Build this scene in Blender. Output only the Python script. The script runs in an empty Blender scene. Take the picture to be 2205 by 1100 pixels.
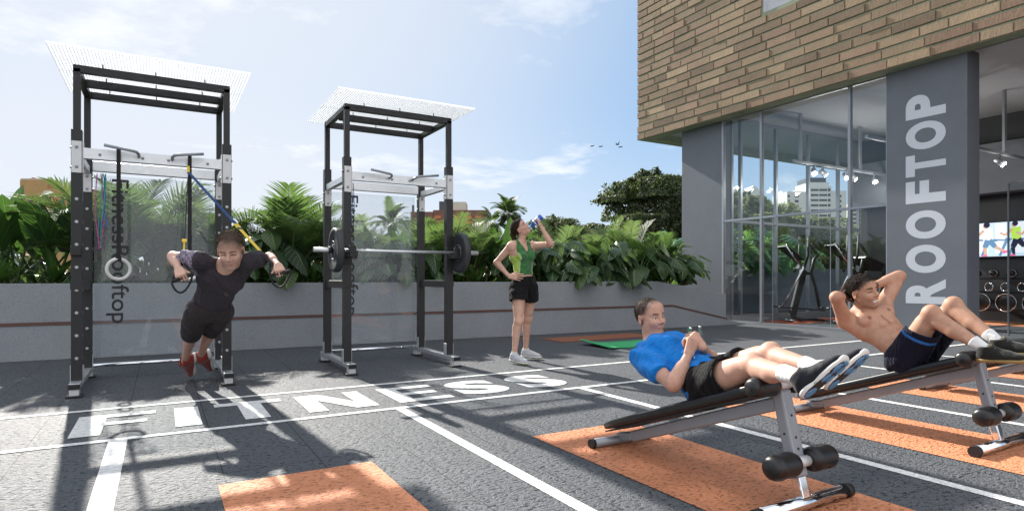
import bpy, bmesh, math, random
import numpy as np
from mathutils import Vector as V, Matrix, Quaternion
random.seed(7); np.random.seed(7)
scene = bpy.context.scene
COL = scene.collection
R_ = math.radians

# ------------------------------------------------------------------ camera
F_PX, W_PX, H_PX, Y_HOR, YAW, CAM_H = 1305.0, 2205.0, 1100.0, 598.0, R_(30.13), 1.0
cam_d = bpy.data.cameras.new('camera'); cam = bpy.data.objects.new('camera', cam_d); COL.objects.link(cam)
cam_d.sensor_width = 36.0; cam_d.lens = F_PX / W_PX * 36.0
cam_d.shift_y = (Y_HOR - H_PX / 2) / W_PX
cam_d.clip_start = 0.05; cam_d.clip_end = 6000
cam.location = (0, 0, CAM_H); cam.rotation_euler = (R_(90), 0, -YAW)
scene.camera = cam

# ------------------------------------------------------------------ sky, sun, exposure
SUN_AZ, SUN_EL = R_(-4.5), R_(31)
world = bpy.data.worlds.new('World'); scene.world = world; world.use_nodes = True
wn, wl = world.node_tree.nodes, world.node_tree.links
wn.clear()
w_out = wn.new('ShaderNodeOutputWorld'); w_bg = wn.new('ShaderNodeBackground'); w_sky = wn.new('ShaderNodeTexSky')
w_sky.sky_type = 'NISHITA'; w_sky.sun_disc = False; w_sky.sun_elevation = SUN_EL; w_sky.sun_rotation = SUN_AZ
w_sky.air_density = 1.0; w_sky.dust_density = 0.3; w_sky.ozone_density = 2.5; w_sky.altitude = 300
w_bg.inputs['Strength'].default_value = 0.105
# thin clouds: noise on a plane overhead, seen by direction
w_geo = wn.new('ShaderNodeTexCoord'); w_sep = wn.new('ShaderNodeSeparateXYZ')
wl.new(w_geo.outputs['Generated'], w_sep.inputs[0])
def wmath(op, a, b=None):
    n = wn.new('ShaderNodeMath'); n.operation = op
    for i, x in enumerate((a, b)):
        if x is None: continue
        if isinstance(x, (int, float)): n.inputs[i].default_value = x
        else: wl.new(x, n.inputs[i])
    return n.outputs[0]
w_den = wmath('ADD', wmath('MAXIMUM', w_sep.outputs[2], 0.0), 0.16)
w_cmb = wn.new('ShaderNodeCombineXYZ')
wl.new(wmath('DIVIDE', w_sep.outputs[0], w_den), w_cmb.inputs[0]); wl.new(wmath('DIVIDE', w_sep.outputs[1], w_den), w_cmb.inputs[1])
w_noi = wn.new('ShaderNodeTexNoise'); w_noi.inputs['Scale'].default_value = 1.35; w_noi.inputs['Detail'].default_value = 9; w_noi.inputs['Roughness'].default_value = 0.62; w_noi.inputs['Distortion'].default_value = 0.25
w_map = wn.new('ShaderNodeMapping'); w_map.inputs['Location'].default_value = (2.6, 1.4, 0.0)
wl.new(w_cmb.outputs[0], w_map.inputs[0]); wl.new(w_map.outputs[0], w_noi.inputs['Vector'])
w_rmp = wn.new('ShaderNodeValToRGB'); w_rmp.color_ramp.elements[0].position = 0.565; w_rmp.color_ramp.elements[1].position = 0.74
wl.new(w_noi.outputs['Fac'], w_rmp.inputs[0])
# a thin even veil of high haze over the whole sky, then the wisps of cloud
w_veil = wn.new('ShaderNodeMixRGB'); w_veil.inputs[0].default_value = 0.86; w_veil.inputs[2].default_value = (1.05, 1.64, 2.42, 1)
wl.new(w_sky.outputs[0], w_veil.inputs[1])
# haze that brightens towards the sun's side of the sky and towards the horizon
w_ds = wn.new('ShaderNodeVectorMath'); w_ds.operation = 'DOT_PRODUCT'; w_ds.inputs[1].default_value = (math.sin(SUN_AZ) * math.cos(SUN_EL), math.cos(SUN_AZ) * math.cos(SUN_EL), math.sin(SUN_EL)); wl.new(w_geo.outputs['Generated'], w_ds.inputs[0])
w_hz = wn.new('ShaderNodeMapRange'); w_hz.interpolation_type = 'SMOOTHSTEP'; w_hz.inputs['From Min'].default_value = 0.64; w_hz.inputs['From Max'].default_value = 1.0; wl.new(w_ds.outputs['Value'], w_hz.inputs['Value'])
w_lo = wn.new('ShaderNodeMapRange'); w_lo.interpolation_type = 'SMOOTHSTEP'; w_lo.inputs['From Min'].default_value = 0.30; w_lo.inputs['From Max'].default_value = -0.02; wl.new(w_sep.outputs[2], w_lo.inputs['Value'])
w_hm = wn.new('ShaderNodeMixRGB'); w_hm.inputs[2].default_value = (2.95, 3.05, 3.25, 1)
wl.new(wmath('MINIMUM', wmath('ADD', wmath('MULTIPLY', w_hz.outputs['Result'], 0.8), wmath('MULTIPLY', w_lo.outputs['Result'], 0.5)), 0.85), w_hm.inputs[0]); wl.new(w_veil.outputs[0], w_hm.inputs[1]); w_veil = w_hm
w_mix = wn.new('ShaderNodeMixRGB'); w_mix.inputs[2].default_value = (3.9, 3.92, 3.95, 1)
wl.new(wmath('MULTIPLY', w_rmp.outputs[0], 0.9), w_mix.inputs[0]); wl.new(w_veil.outputs[0], w_mix.inputs[1])
# added fill light: unseen bright cloud bank in the sky behind the camera
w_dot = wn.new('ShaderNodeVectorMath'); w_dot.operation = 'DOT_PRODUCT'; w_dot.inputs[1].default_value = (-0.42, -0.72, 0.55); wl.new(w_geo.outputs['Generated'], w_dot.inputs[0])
w_fill = wn.new('ShaderNodeMapRange'); w_fill.interpolation_type = 'SMOOTHSTEP'; w_fill.inputs['From Min'].default_value = 0.15; w_fill.inputs['From Max'].default_value = 0.62; wl.new(w_dot.outputs['Value'], w_fill.inputs['Value'])
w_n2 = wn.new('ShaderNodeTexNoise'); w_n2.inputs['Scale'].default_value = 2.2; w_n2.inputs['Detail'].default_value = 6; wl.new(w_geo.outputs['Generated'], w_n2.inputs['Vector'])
w_fill_mix = wn.new('ShaderNodeMixRGB'); w_fill_mix.inputs[2].default_value = (4.5, 4.55, 4.65, 1)
wl.new(wmath('MULTIPLY', w_fill.outputs['Result'], wmath('ADD', 0.45, wmath('MULTIPLY', w_n2.outputs['Fac'], 0.9))), w_fill_mix.inputs[0]); w_fill_mix.use_clamp = False
wl.new(w_mix.outputs[0], w_fill_mix.inputs[1]); wl.new(w_fill_mix.outputs[0], w_bg.inputs['Color']); wl.new(w_bg.outputs[0], w_out.inputs['Surface'])
sun_d = bpy.data.lights.new('sun', 'SUN'); sun_d.energy = 3.4; sun_d.angle = R_(0.8); sun_d.color = (1.0, 0.95, 0.87)
sun = bpy.data.objects.new('sun', sun_d); COL.objects.link(sun)
SUNV = V((math.sin(SUN_AZ) * math.cos(SUN_EL), math.cos(SUN_AZ) * math.cos(SUN_EL), math.sin(SUN_EL)))
sun.rotation_euler = (-SUNV).to_track_quat('-Z', 'Y').to_euler(); sun.location = (0, 0, 20)
scene.view_settings.view_transform = 'Standard'; scene.view_settings.look = 'None'
scene.view_settings.exposure = 1.5; scene.view_settings.gamma = 1.0
scene.cycles.max_bounces = 8; scene.cycles.transparent_max_bounces = 16; scene.cycles.caustics_reflective = False; scene.cycles.caustics_refractive = False

# ------------------------------------------------------------------ material helper
def hexc(r, g, b):
    f = lambda c: (c / 255 / 12.92) if c / 255 <= 0.04045 else ((c / 255 + 0.055) / 1.055) ** 2.4
    return (f(r), f(g), f(b))
class NT:
    def __init__(s, m): s.t = m.node_tree; s.n = s.t.nodes; s.l = s.t.links
    def add(s, typ, **kw):
        n = s.n.new('ShaderNode' + typ)
        for k, v in kw.items():
            if hasattr(n, k) and k not in ('Scale',): setattr(n, k, v)
            else: n.inputs[k].default_value = v
        return n
    def link(s, a, b): s.l.new(a, b)
    def noise(s, scale, detail=3, rough=0.5, vec=None):
        n = s.n.new('ShaderNodeTexNoise'); n.inputs['Scale'].default_value = scale; n.inputs['Detail'].default_value = detail; n.inputs['Roughness'].default_value = rough
        if vec is not None: s.link(vec, n.inputs['Vector'])
        return n
    def ramp(s, fac, *stops):
        n = s.n.new('ShaderNodeValToRGB'); e = n.color_ramp.elements
        while len(e) < len(stops): e.new(0.5)
        for i, (p, c) in enumerate(stops):
            e[i].position = p; e[i].color = (*c, 1) if len(c) == 3 else c
        s.link(fac, n.inputs[0]); return n
    def math(s, op, a, b=None, c=None, clamp=False):
        n = s.n.new('ShaderNodeMath'); n.operation = op; n.use_clamp = clamp
        for i, x in enumerate((a, b, c)):
            if x is None: continue
            if isinstance(x, (int, float)): n.inputs[i].default_value = x
            else: s.link(x, n.inputs[i])
        return n.outputs[0]
    def mix(s, fac, a, b, typ='MIX'):
        n = s.n.new('ShaderNodeMixRGB'); n.blend_type = typ
        for i, x in enumerate((fac, a, b)):
            if isinstance(x, (int, float)): n.inputs[i].default_value = x
            elif isinstance(x, tuple): n.inputs[i].default_value = (*x, 1) if len(x) == 3 else x
            else: s.link(x, n.inputs[i])
        return n.outputs[0]
    def bump(s, h, strength=0.3, dist=0.01, normal=None):
        n = s.n.new('ShaderNodeBump'); n.inputs['Strength'].default_value = strength; n.inputs['Distance'].default_value = dist
        s.link(h, n.inputs['Height'])
        if normal is not None: s.link(normal, n.inputs['Normal'])
        return n.outputs[0]
def new_mat(name):
    m = bpy.data.materials.new(name); m.use_nodes = True; t = NT(m); t.n.clear()
    t.out = t.n.new('ShaderNodeOutputMaterial'); t.p = t.n.new('ShaderNodeBsdfPrincipled'); t.link(t.p.outputs[0], t.out.inputs[0])
    return m, t
def mat(name, col, rough=0.5, metal=0.0, var=0.0, vscale=8.0, bump=0.0, bscale=60.0, bdist=0.004, spec=0.5, coat=0.0, rvar=0.0):
    m, t = new_mat(name); p = t.p
    p.inputs['Base Color'].default_value = (*col, 1); p.inputs['Roughness'].default_value = rough; p.inputs['Metallic'].default_value = metal
    p.inputs['Specular IOR Level'].default_value = spec; p.inputs['Coat Weight'].default_value = coat
    tc = t.add('TexCoord').outputs['Object']
    if var:
        n = t.noise(vscale, 5, 0.6, tc)
        t.link(t.mix(n.outputs['Fac'], tuple(c * (1 - var) for c in col), tuple(min(1, c * (1 + var)) for c in col)), p.inputs['Base Color'])
    if rvar:
        n2 = t.noise(vscale * 2.3, 4, 0.6, tc)
        t.link(t.math('ADD', t.math('MULTIPLY', n2.outputs['Fac'], rvar), rough - rvar / 2), p.inputs['Roughness'])
    if bump:
        n3 = t.noise(bscale, 4, 0.6, tc); t.link(t.bump(n3.outputs['Fac'], bump, bdist), p.inputs['Normal'])
    return m
def mat_glass(name, tint=(0.86, 0.9, 0.9), ior=1.5, refl=1.0, dirt=0.0):
    m, t = new_mat(name); t.n.remove(t.p)
    tr = t.add('BsdfTransparent'); tr.inputs[0].default_value = (*tint, 1)
    gl = t.add('BsdfGlossy'); gl.inputs['Roughness'].default_value = 0.01; gl.inputs[0].default_value = (refl, refl, refl, 1)
    fr = t.add('Fresnel'); fr.inputs[0].default_value = ior
    bf = t.add('NewGeometry').outputs['Backfacing']; ff = t.math('MULTIPLY', fr.outputs[0], t.math('SUBTRACT', 1.0, bf))
    mx = t.add('MixShader'); t.link(ff, mx.inputs[0]); t.link(tr.outputs[0], mx.inputs[1]); t.link(gl.outputs[0], mx.inputs[2])
    last = mx.outputs[0]
    if dirt:
        df = t.add('BsdfDiffuse'); df.inputs[0].default_value = (0.8, 0.85, 0.9, 1)
        m2 = t.add('MixShader'); m2.inputs[0].default_value = dirt; t.link(last, m2.inputs[1]); t.link(df.outputs[0], m2.inputs[2]); last = m2.outputs[0]
    t.link(last, t.out.inputs[0]); return m
def mat_emit(name, col, s):
    m, t = new_mat(name); t.n.remove(t.p); e = t.add('Emission'); e.inputs[0].default_value = (*col, 1); e.inputs[1].default_value = s
    t.link(e.outputs[0], t.out.inputs[0]); return m

# ------------------------------------------------------------------ object helpers
def tag(o, label=None, cat=None, group=None, kind=None):
    if label: o['label'] = label
    if cat: o['category'] = cat
    if group: o['group'] = group
    if kind: o['kind'] = kind
    return o
def empty(name, loc=(0, 0, 0), rz=0.0, label=None, cat=None, group=None):
    o = bpy.data.objects.new(name, None); COL.objects.link(o); o.location = loc; o.rotation_euler = (0, 0, rz); o.empty_display_size = 0.1
    return tag(o, label, cat, group)
def copy_tree(o, parent=None):
    c = o.copy(); COL.objects.link(c)
    if parent is not None: c.parent = parent
    for ch in [x for x in o.children]: copy_tree(ch, c)
    return c
class MB:
    """collects shapes into one mesh"""
    def __init__(s): s.v = []; s.f = []; s.mi = []; s.sm = []; s.uv = []
    def add(s, verts, faces, mi=0, smooth=False, M=None):
        b = len(s.v)
        for p in verts:
            p = V(p); s.v.append(tuple(M @ p) if M is not None else tuple(p))
        for f in faces: s.f.append([b + i for i in f]); s.mi.append(mi); s.sm.append(smooth)
        return s
    def box(s, x0, x1, y0, y1, z0, z1, mi=0, M=None):
        vs = [(x, y, z) for z in (z0, z1) for y in (y0, y1) for x in (x0, x1)]
        return s.add(vs, [(0, 2, 3, 1), (4, 5, 7, 6), (0, 1, 5, 4), (2, 6, 7, 3), (0, 4, 6, 2), (1, 3, 7, 5)], mi, False, M)
    def bar(s, a, b, w, h, up=(0, 0, 1), mi=0):
        a, b = V(a), V(b); d = (b - a).normalized(); u = V(up); x = d.cross(u)
        if x.length < 1e-4: x = d.cross(V((1, 0, 0)))
        x.normalize(); u = x.cross(d)
        vs = [p + x * sx * w / 2 + u * su * h / 2 for p in (a, b) for sx, su in ((-1, -1), (1, -1), (1, 1), (-1, 1))]
        return s.add(vs, [(3, 2, 1, 0), (4, 5, 6, 7), (0, 1, 5, 4), (1, 2, 6, 5), (2, 3, 7, 6), (3, 0, 4, 7)], mi)
    def tube(s, pts, r, n=10, mi=0, caps=True, flat=1.0, closed=False):
        pts = [V(p) for p in pts]; N = len(pts); rs = r if isinstance(r, (list, tuple)) else [r] * N
        base = len(s.v); prev = None
        for i, p in enumerate(pts):
            t = (pts[(i + 1) % N] - pts[i - 1]) if closed else (pts[min(i + 1, N - 1)] - pts[max(i - 1, 0)])
            t.normalize()
            if prev is None:
                x = t.cross(V((0, 0, 1)));
                if x.length < 0.05: x = t.cross(V((0, 1, 0)))
            else: x = prev - t * prev.dot(t)
            x.normalize(); prev = x; y = t.cross(x)
            for k in range(n):
                a = 2 * math.pi * k / n; s.v.append(tuple(p + x * math.cos(a) * rs[i] + y * math.sin(a) * rs[i] * flat))
        for i in range(N if closed else N - 1):
            j = (i + 1) % N
            for k in range(n):
                k2 = (k + 1) % n; s.f.append([base + i * n + k, base + i * n + k2, base + j * n + k2, base + j * n + k]); s.mi.append(mi); s.sm.append(True)
        if caps and not closed:
            s.f.append([base + k for k in range(n)][::-1]); s.mi.append(mi); s.sm.append(False)
            s.f.append([base + (N - 1) * n + k for k in range(n)]); s.mi.append(mi); s.sm.append(False)
        return s
    def lathe(s, prof, n=24, mi=0, M=None, smooth=True):
        """prof: list of (r, z)"""
        base = len(s.v)
        for r, z in prof:
            for k in range(n):
                a = 2 * math.pi * k / n; p = V((r * math.cos(a), r * math.sin(a), z)); s.v.append(tuple(M @ p) if M is not None else tuple(p))
        for i in range(len(prof) - 1):
            for k in range(n):
                k2 = (k + 1) % n; s.f.append([base + i * n + k, base + i * n + k2, base + (i + 1) * n + k2, base + (i + 1) * n + k]); s.mi.append(mi); s.sm.append(smooth)
        for i, rev in ((0, True), (len(prof) - 1, False)):
            if prof[i][0] > 1e-5:
                c = [base + i * n + k for k in range(n)]; s.f.append(c[::-1] if rev else c); s.mi.append(mi); s.sm.append(False)
        return s
    def prism(s, poly, d, mi=0, M=None):
        """poly in XZ plane extruded along +Y by d"""
        n = len(poly); vs = [(x, 0, z) for x, z in poly] + [(x, d, z) for x, z in poly]
        fs = [list(range(n)), list(range(2 * n - 1, n - 1, -1))] + [[i, i + n, (i + 1) % n + n, (i + 1) % n] for i in range(n)]
        return s.add(vs, fs, mi, False, M)
    def sphere(s, c, r, n=16, m=10, mi=0, sc=(1, 1, 1), M=None):
        vs = [(c[0] + r * sc[0] * math.sin(math.pi * j / m) * math.cos(2 * math.pi * i / n), c[1] + r * sc[1] * math.sin(math.pi * j / m) * math.sin(2 * math.pi * i / n), c[2] + r * sc[2] * math.cos(math.pi * j / m)) for j in range(m + 1) for i in range(n)]
        fs = [[j * n + i, (j + 1) * n + i, (j + 1) * n + (i + 1) % n, j * n + (i + 1) % n] for j in range(m) for i in range(n)]
        return s.add(vs, fs, mi, True, M)
    def mesh(s, name, mats):
        me = bpy.data.meshes.new(name); me.from_pydata(s.v, [], s.f); me.validate(verbose=False)
        for m in (mats if isinstance(mats, (list, tuple)) else [mats]): me.materials.append(m)
        if len(me.polygons) == len(s.mi):
            me.polygons.foreach_set('material_index', s.mi); me.polygons.foreach_set('use_smooth', s.sm)
        me.update(); return me
    def build(s, name, mats, parent=None, bevel=0.0, seg=2, weld=False):
        me = s.mesh(name, mats)
        bm = bmesh.new(); bm.from_mesh(me)
        if weld: bmesh.ops.remove_doubles(bm, verts=bm.verts, dist=1e-5)
        bmesh.ops.recalc_face_normals(bm, faces=bm.faces); bm.to_mesh(me); bm.free()
        o = bpy.data.objects.new(name, me); COL.objects.link(o)
        if parent is not None: o.parent = parent
        if bevel:
            b = o.modifiers.new('bevel', 'BEVEL'); b.width = bevel; b.segments = seg; b.limit_method = 'ANGLE'; b.angle_limit = R_(40); b.harden_normals = False
        return o
def mesh_obj(name, me, parent=None):
    o = bpy.data.objects.new(name, me); COL.objects.link(o)
    if parent is not None: o.parent = parent
    return o
def text_mesh(body, size=1.0, offset=0.0, extr=0.0, spacing=1.0):
    cu = bpy.data.curves.new('lettering', 'FONT'); cu.body = body; cu.size = size; cu.offset = offset; cu.extrude = extr; cu.space_character = spacing; cu.fill_mode = 'BOTH' if extr else 'FRONT'
    cu.resolution_u = 6
    o = bpy.data.objects.new('lettering', cu); COL.objects.link(o)
    bpy.context.view_layer.update()
    dg = bpy.context.evaluated_depsgraph_get(); me = bpy.data.meshes.new_from_object(o.evaluated_get(dg))
    COL.objects.unlink(o); bpy.data.objects.remove(o); bpy.data.curves.remove(cu)
    return me
def fit_mesh(me, u0, u1, v0, v1, fn):
    """scale the flat text mesh into a box, then place each vertex by fn(u, v, w)"""
    n = len(me.vertices); co = np.empty(n * 3); me.vertices.foreach_get('co', co); co = co.reshape(-1, 3)
    lo, hi = co.min(0), co.max(0)
    out = [fn(u0 + (p[0] - lo[0]) / (hi[0] - lo[0]) * (u1 - u0), v0 + (p[1] - lo[1]) / (hi[1] - lo[1]) * (v1 - v0), p[2]) for p in co]
    me.vertices.foreach_set('co', np.array(out, dtype=float).ravel()); me.update(); return me
def join_meshes(name, mes, m):
    bm = bmesh.new()
    for me in mes: bm.from_mesh(me)
    out = bpy.data.meshes.new(name); bm.to_mesh(out); bm.free(); out.materials.clear(); out.materials.append(m)
    for p in out.polygons: p.material_index = 0; p.use_smooth = False
    return out
# ------------------------------------------------------------------ materials of the setting
def mat_rubber(name, col, spk, seams=False, rough=0.62, spec=0.4, grain=1.0, spkamt=0.5, crack=0.2):
    """pebbled rubber floor: wrinkled bump, pale flecks, thin seams"""
    m, t = new_mat(name); p = t.p
    g = t.add('NewGeometry').outputs['Position']
    mp = t.add('Mapping'); mp.inputs['Rotation'].default_value = (0, 0, R_(24)); mp.inputs['Scale'].default_value = (1.0, 1.75, 1.0); t.link(g, mp.inputs[0])
    wob = t.noise(9, 2, 0.5, g); wv = t.add('VectorMath', operation='MULTIPLY_ADD'); t.link(wob.outputs['Color'], wv.inputs[0]); wv.inputs[1].default_value = (0.07, 0.07, 0.0); t.link(mp.outputs[0], wv.inputs[2])
    wr = t.noise(34 * grain, 3, 0.55, wv.outputs[0]); fine = t.noise(210 * grain, 3, 0.6, g)
    h = t.math('ADD', t.ramp(wr.outputs['Fac'], (0.36, (0, 0, 0)), (0.56, (1, 1, 1))).outputs[0], t.math('MULTIPLY', fine.outputs['Fac'], 0.55))
    big = t.noise(1.1, 4, 0.6, g)
    base = t.mix(big.outputs['Fac'], tuple(c * 0.82 for c in col), tuple(c * 1.18 for c in col))
    fl = t.ramp(t.noise(160 * grain, 2, 0.7, g).outputs['Fac'], (0.56, (0, 0, 0)), (0.66, (1, 1, 1)))
    base = t.mix(t.math('MULTIPLY', fl.outputs[0], spkamt), base, spk)
    cr = t.ramp(wr.outputs['Fac'], (0.34, (crack, crack, crack)), (0.44, (1, 1, 1)))
    base = t.mix(1.0, base, cr.outputs[0], 'MULTIPLY')
    if seams:
        sx = t.add('SeparateXYZ'); t.link(g, sx.inputs[0])
        def line(o, pitch, off, w):
            f = t.math('FRACT', t.math('DIVIDE', t.math('ADD', o, off), pitch)); d = t.math('ABSOLUTE', t.math('SUBTRACT', f, 0.5))
            return t.math('LESS_THAN', d, w / pitch / 2)
        k = t.math('MAXIMUM', line(sx.outputs[0], 0.482, 0.685 + 0.241 + 4.82, 0.006), line(sx.outputs[1], 0.96, -1.505 + 0.48 + 9.6, 0.005))
        base = t.mix(t.math('MULTIPLY', k, 0.85), base, (0.006, 0.006, 0.007))
    t.link(base, p.inputs['Base Color']); p.inputs['Roughness'].default_value = rough; p.inputs['Specular IOR Level'].default_value = spec
    t.link(t.bump(h, 0.9, 0.008), p.inputs['Normal']); t.link(t.math('MULTIPLY', cr.outputs[0], spec), p.inputs['Specular IOR Level'])
    return m
def mat_concrete(name, col):
    """pale terrazzo-like concrete with dark and light specks"""
    m, t = new_mat(name); p = t.p; g = t.add('NewGeometry').outputs['Position']
    big = t.noise(1.7, 5, 0.6, g)
    base = t.mix(big.outputs['Fac'], tuple(c * 0.8 for c in col), tuple(min(1, c * 1.2) for c in col))
    d = t.ramp(t.noise(78, 3, 0.7, g).outputs['Fac'], (0.57, (0, 0, 0)), (0.66, (1, 1, 1)))
    base = t.mix(t.math('MULTIPLY', d.outputs[0], 0.62), base, tuple(c * 0.22 for c in col))
    l = t.ramp(t.noise(85, 2, 0.6, g).outputs['Fac'], (0.30, (1, 1, 1)), (0.38, (0, 0, 0)))
    base = t.mix(t.math('MULTIPLY', l.outputs[0], 0.35), base, tuple(min(1, c * 1.9) for c in col))
    t.link(base, p.inputs['Base Color']); p.inputs['Roughness'].default_value = 0.75
    t.link(t.bump(t.noise(130, 3, 0.6, g).outputs['Fac'], 0.25, 0.003), p.inputs['Normal'])
    return m
M_floor = mat_rubber('rubber_floor', (0.078, 0.086, 0.098), (0.42, 0.43, 0.44), True, 0.64, 0.36)
M_white = mat_rubber('white_floor_paint', (0.82, 0.82, 0.81), (0.88, 0.88, 0.88), False, 0.65, 0.3, 1.0, 0.3, 0.6)
M_orange = mat_rubber('orange_floor_paint', (0.70, 0.275, 0.135), (0.72, 0.34, 0.18), False, 0.62, 0.35, 1.0, 0.25, 0.42)
M_conc = mat_concrete('speckled_concrete', (0.275, 0.292, 0.318))
M_black = mat('black_powder_coat', (0.016, 0.016, 0.018), 0.42, 0.0, 0.2, 6, 0.08, 300, 0.001, 0.45, rvar=0.15)
M_rubber = mat('black_rubber', (0.012, 0.012, 0.013), 0.55, 0, 0.2, 10, 0.1, 200, 0.001)
M_vinyl = mat('black_vinyl', (0.010, 0.010, 0.011), 0.36, 0, 0.2, 6, 0.12, 260, 0.001, 0.5, rvar=0.2)
M_alu = mat('brushed_aluminium', (0.66, 0.68, 0.70), 0.36, 0.75, 0.12, 14, 0.05, 400, 0.001, rvar=0.2)
M_plate = mat('pale_grey_plate', (0.62, 0.63, 0.64), 0.42, 0.25, 0.06, 10)
M_chrome = mat('chrome', (0.82, 0.83, 0.85), 0.07, 1.0, 0.05, 5)
M_grey_steel = mat('silver_grey_paint', (0.30, 0.32, 0.35), 0.38, 0.35, 0.12, 9, 0.06, 180, 0.001, rvar=0.2)
M_soil = mat('dark_soil', (0.030, 0.018, 0.012), 0.95, 0, 0.6, 30, 0.9, 45, 0.03)
M_red_strip = mat('red_brown_strip', (0.125, 0.055, 0.042), 0.6, 0, 0.25, 6)

# ------------------------------------------------------------------ ground and terrace floor
tag(MB().add([(-3000, -3000, -9), (3000, -3000, -9), (3000, 3000, -9), (-3000, 3000, -9)], [(0, 1, 2, 3)]).build('ground', mat('far_ground', (0.07, 0.085, 0.055), 0.95, 0, 0.5, 0.02)), kind='structure')
tag(MB().box(-16, 22, -9, 13.5, -0.6, 0.0).build('terrace_floor', M_floor), kind='structure')
def sheet(name, rects, m, z=0.004, label=None):
    b = MB()
    for x0, x1, y0, y1 in rects: b.add([(x0, y0, z), (x1, y0, z), (x1, y1, z), (x0, y1, z)], [(0, 1, 2, 3)])
    return tag(b.build(name, m), kind='structure')
for y in (5.535, 4.46): sheet('floor_line', [(-9, 10.9, y - 0.032, y + 0.032)], M_white)
for k, x in enumerate((-2.02, -0.225, 1.585, 3.305, 5.075, 6.865, 8.66)):
    w = 0.05 if k < 2 else 0.036
    sheet('floor_line', [(x - w, x + w, -3, 4.43)], M_white, 0.003)
for x0, x1 in ((0.24, 0.995), (2.025, 2.80), (3.78, 4.56), (5.57, 6.34), (7.34, 8.12)):
    sheet('orange_floor_block', [(x0, x1, -3, 3.235)], M_orange)
def floor_letter(ch, x0, x1, y0=4.635, y1=5.30, off=0.05):
    me = text_mesh(ch, 1.0, off); return fit_mesh(me, x0, x1, y0, y1, lambda u, v, w: (u, v, 0.0045))
def floor_poly(polys, z=0.0045):
    b = MB()
    for p in polys: b.add([(x, y, z) for x, y in p], [list(range(len(p)))])
    return b.mesh('lettering', M_white)
LY0, LY1 = 4.635, 5.30
let = [floor_poly([[(-0.5, LY0), (-0.33, LY0), (-0.33, 4.93), (-0.33, 5.03), (-0.33, 5.19), (-0.33, LY1), (-0.5, LY1)], [(-0.33, 5.19), (-0.03, 5.19), (-0.03, LY1), (-0.33, LY1)], [(-0.33, 4.93), (-0.08, 4.93), (-0.08, 5.03), (-0.33, 5.03)]]),
       floor_poly([[(0.09, LY0), (0.25, LY0), (0.25, LY1), (0.09, LY1)]]),
       floor_poly([[(0.52, LY0), (0.69, LY0), (0.69, 5.18), (0.52, 5.18)], [(0.36, 5.18), (0.52, 5.18), (0.69, 5.18), (0.85, 5.18), (0.85, LY1), (0.36, LY1)]]),
       floor_poly([[(0.96, LY0), (1.10, LY0), (1.10, 5.06), (1.16, LY1), (0.96, LY1)], [(1.10, 5.06), (1.31, LY0), (1.36, 4.87), (1.16, LY1)], [(1.31, LY0), (1.49, LY0), (1.49, LY1), (1.36, LY1), (1.36, 4.87)]]),
       floor_poly([[(1.66, LY0), (1.81, LY0), (1.81, LY1), (1.66, LY1)], [(1.81, LY0), (2.14, LY0), (2.14, 4.745), (1.81, 4.745)], [(1.81, 4.915), (2.10, 4.915), (2.10, 5.02), (1.81, 5.02)], [(1.81, 5.19), (2.15, 5.19), (2.15, LY1), (1.81, LY1)]]),
       floor_letter('S', 2.26, 2.75), floor_letter('S', 2.90, 3.38)]
tag(mesh_obj('painted_lettering', join_meshes('painted_lettering', let, M_white)), kind='structure')

# ------------------------------------------------------------------ long planter (a concrete bench-height bed)
PL_O, PL_A = V((-2.0, 9.22, 0)), math.atan2(-0.42, 13.0)
PLM = Matrix.Translation(PL_O) @ Matrix.Rotation(PL_A, 4, 'Z')
def pl(s, d, z): return PLM @ V((s, d, z))          # along, depth behind the front face, height
planter = empty('planter', PL_O, PL_A, 'long grey speckled concrete planter with a thin red strip, running behind both racks', 'planter')
MB().prism([(-9, 0), (13.0, 0), (10.88, 0.425), (-9, 0.425)], 2.3).build('lower_tier', M_conc, planter, 0.006)
MB().prism([(-9, 0.427), (10.88, 0.427), (12.4, 0.127), (12.4, 0.147), (10.9, 0.454), (-9, 0.454)], 2.2, 0, Matrix.Translation((0, -0.012, 0))).build('red_strip', M_red_strip, planter)
MB().prism([(-9, 0.456), (10.9, 0.456), (12.4, 0.149), (12.4, 0.655), (10.52, 0.93), (-9, 0.93)], 0.16, 0, Matrix.Translation((0, 0.03, 0))).build('upper_tier', M_conc, planter, 0.006)
MB().box(-9, 11.0, 2.0, 2.3, 0.47, 1.05).build('rear_wall', M_conc, planter, 0.006)
MB().prism([(-9, 0.5), (12.2, 0.16), (12.2, 0.60), (10.5, 0.84), (-9, 0.84)], 1.8, 0, Matrix.Translation((0, 0.195, 0))).build('soil', M_soil, planter)
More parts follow.
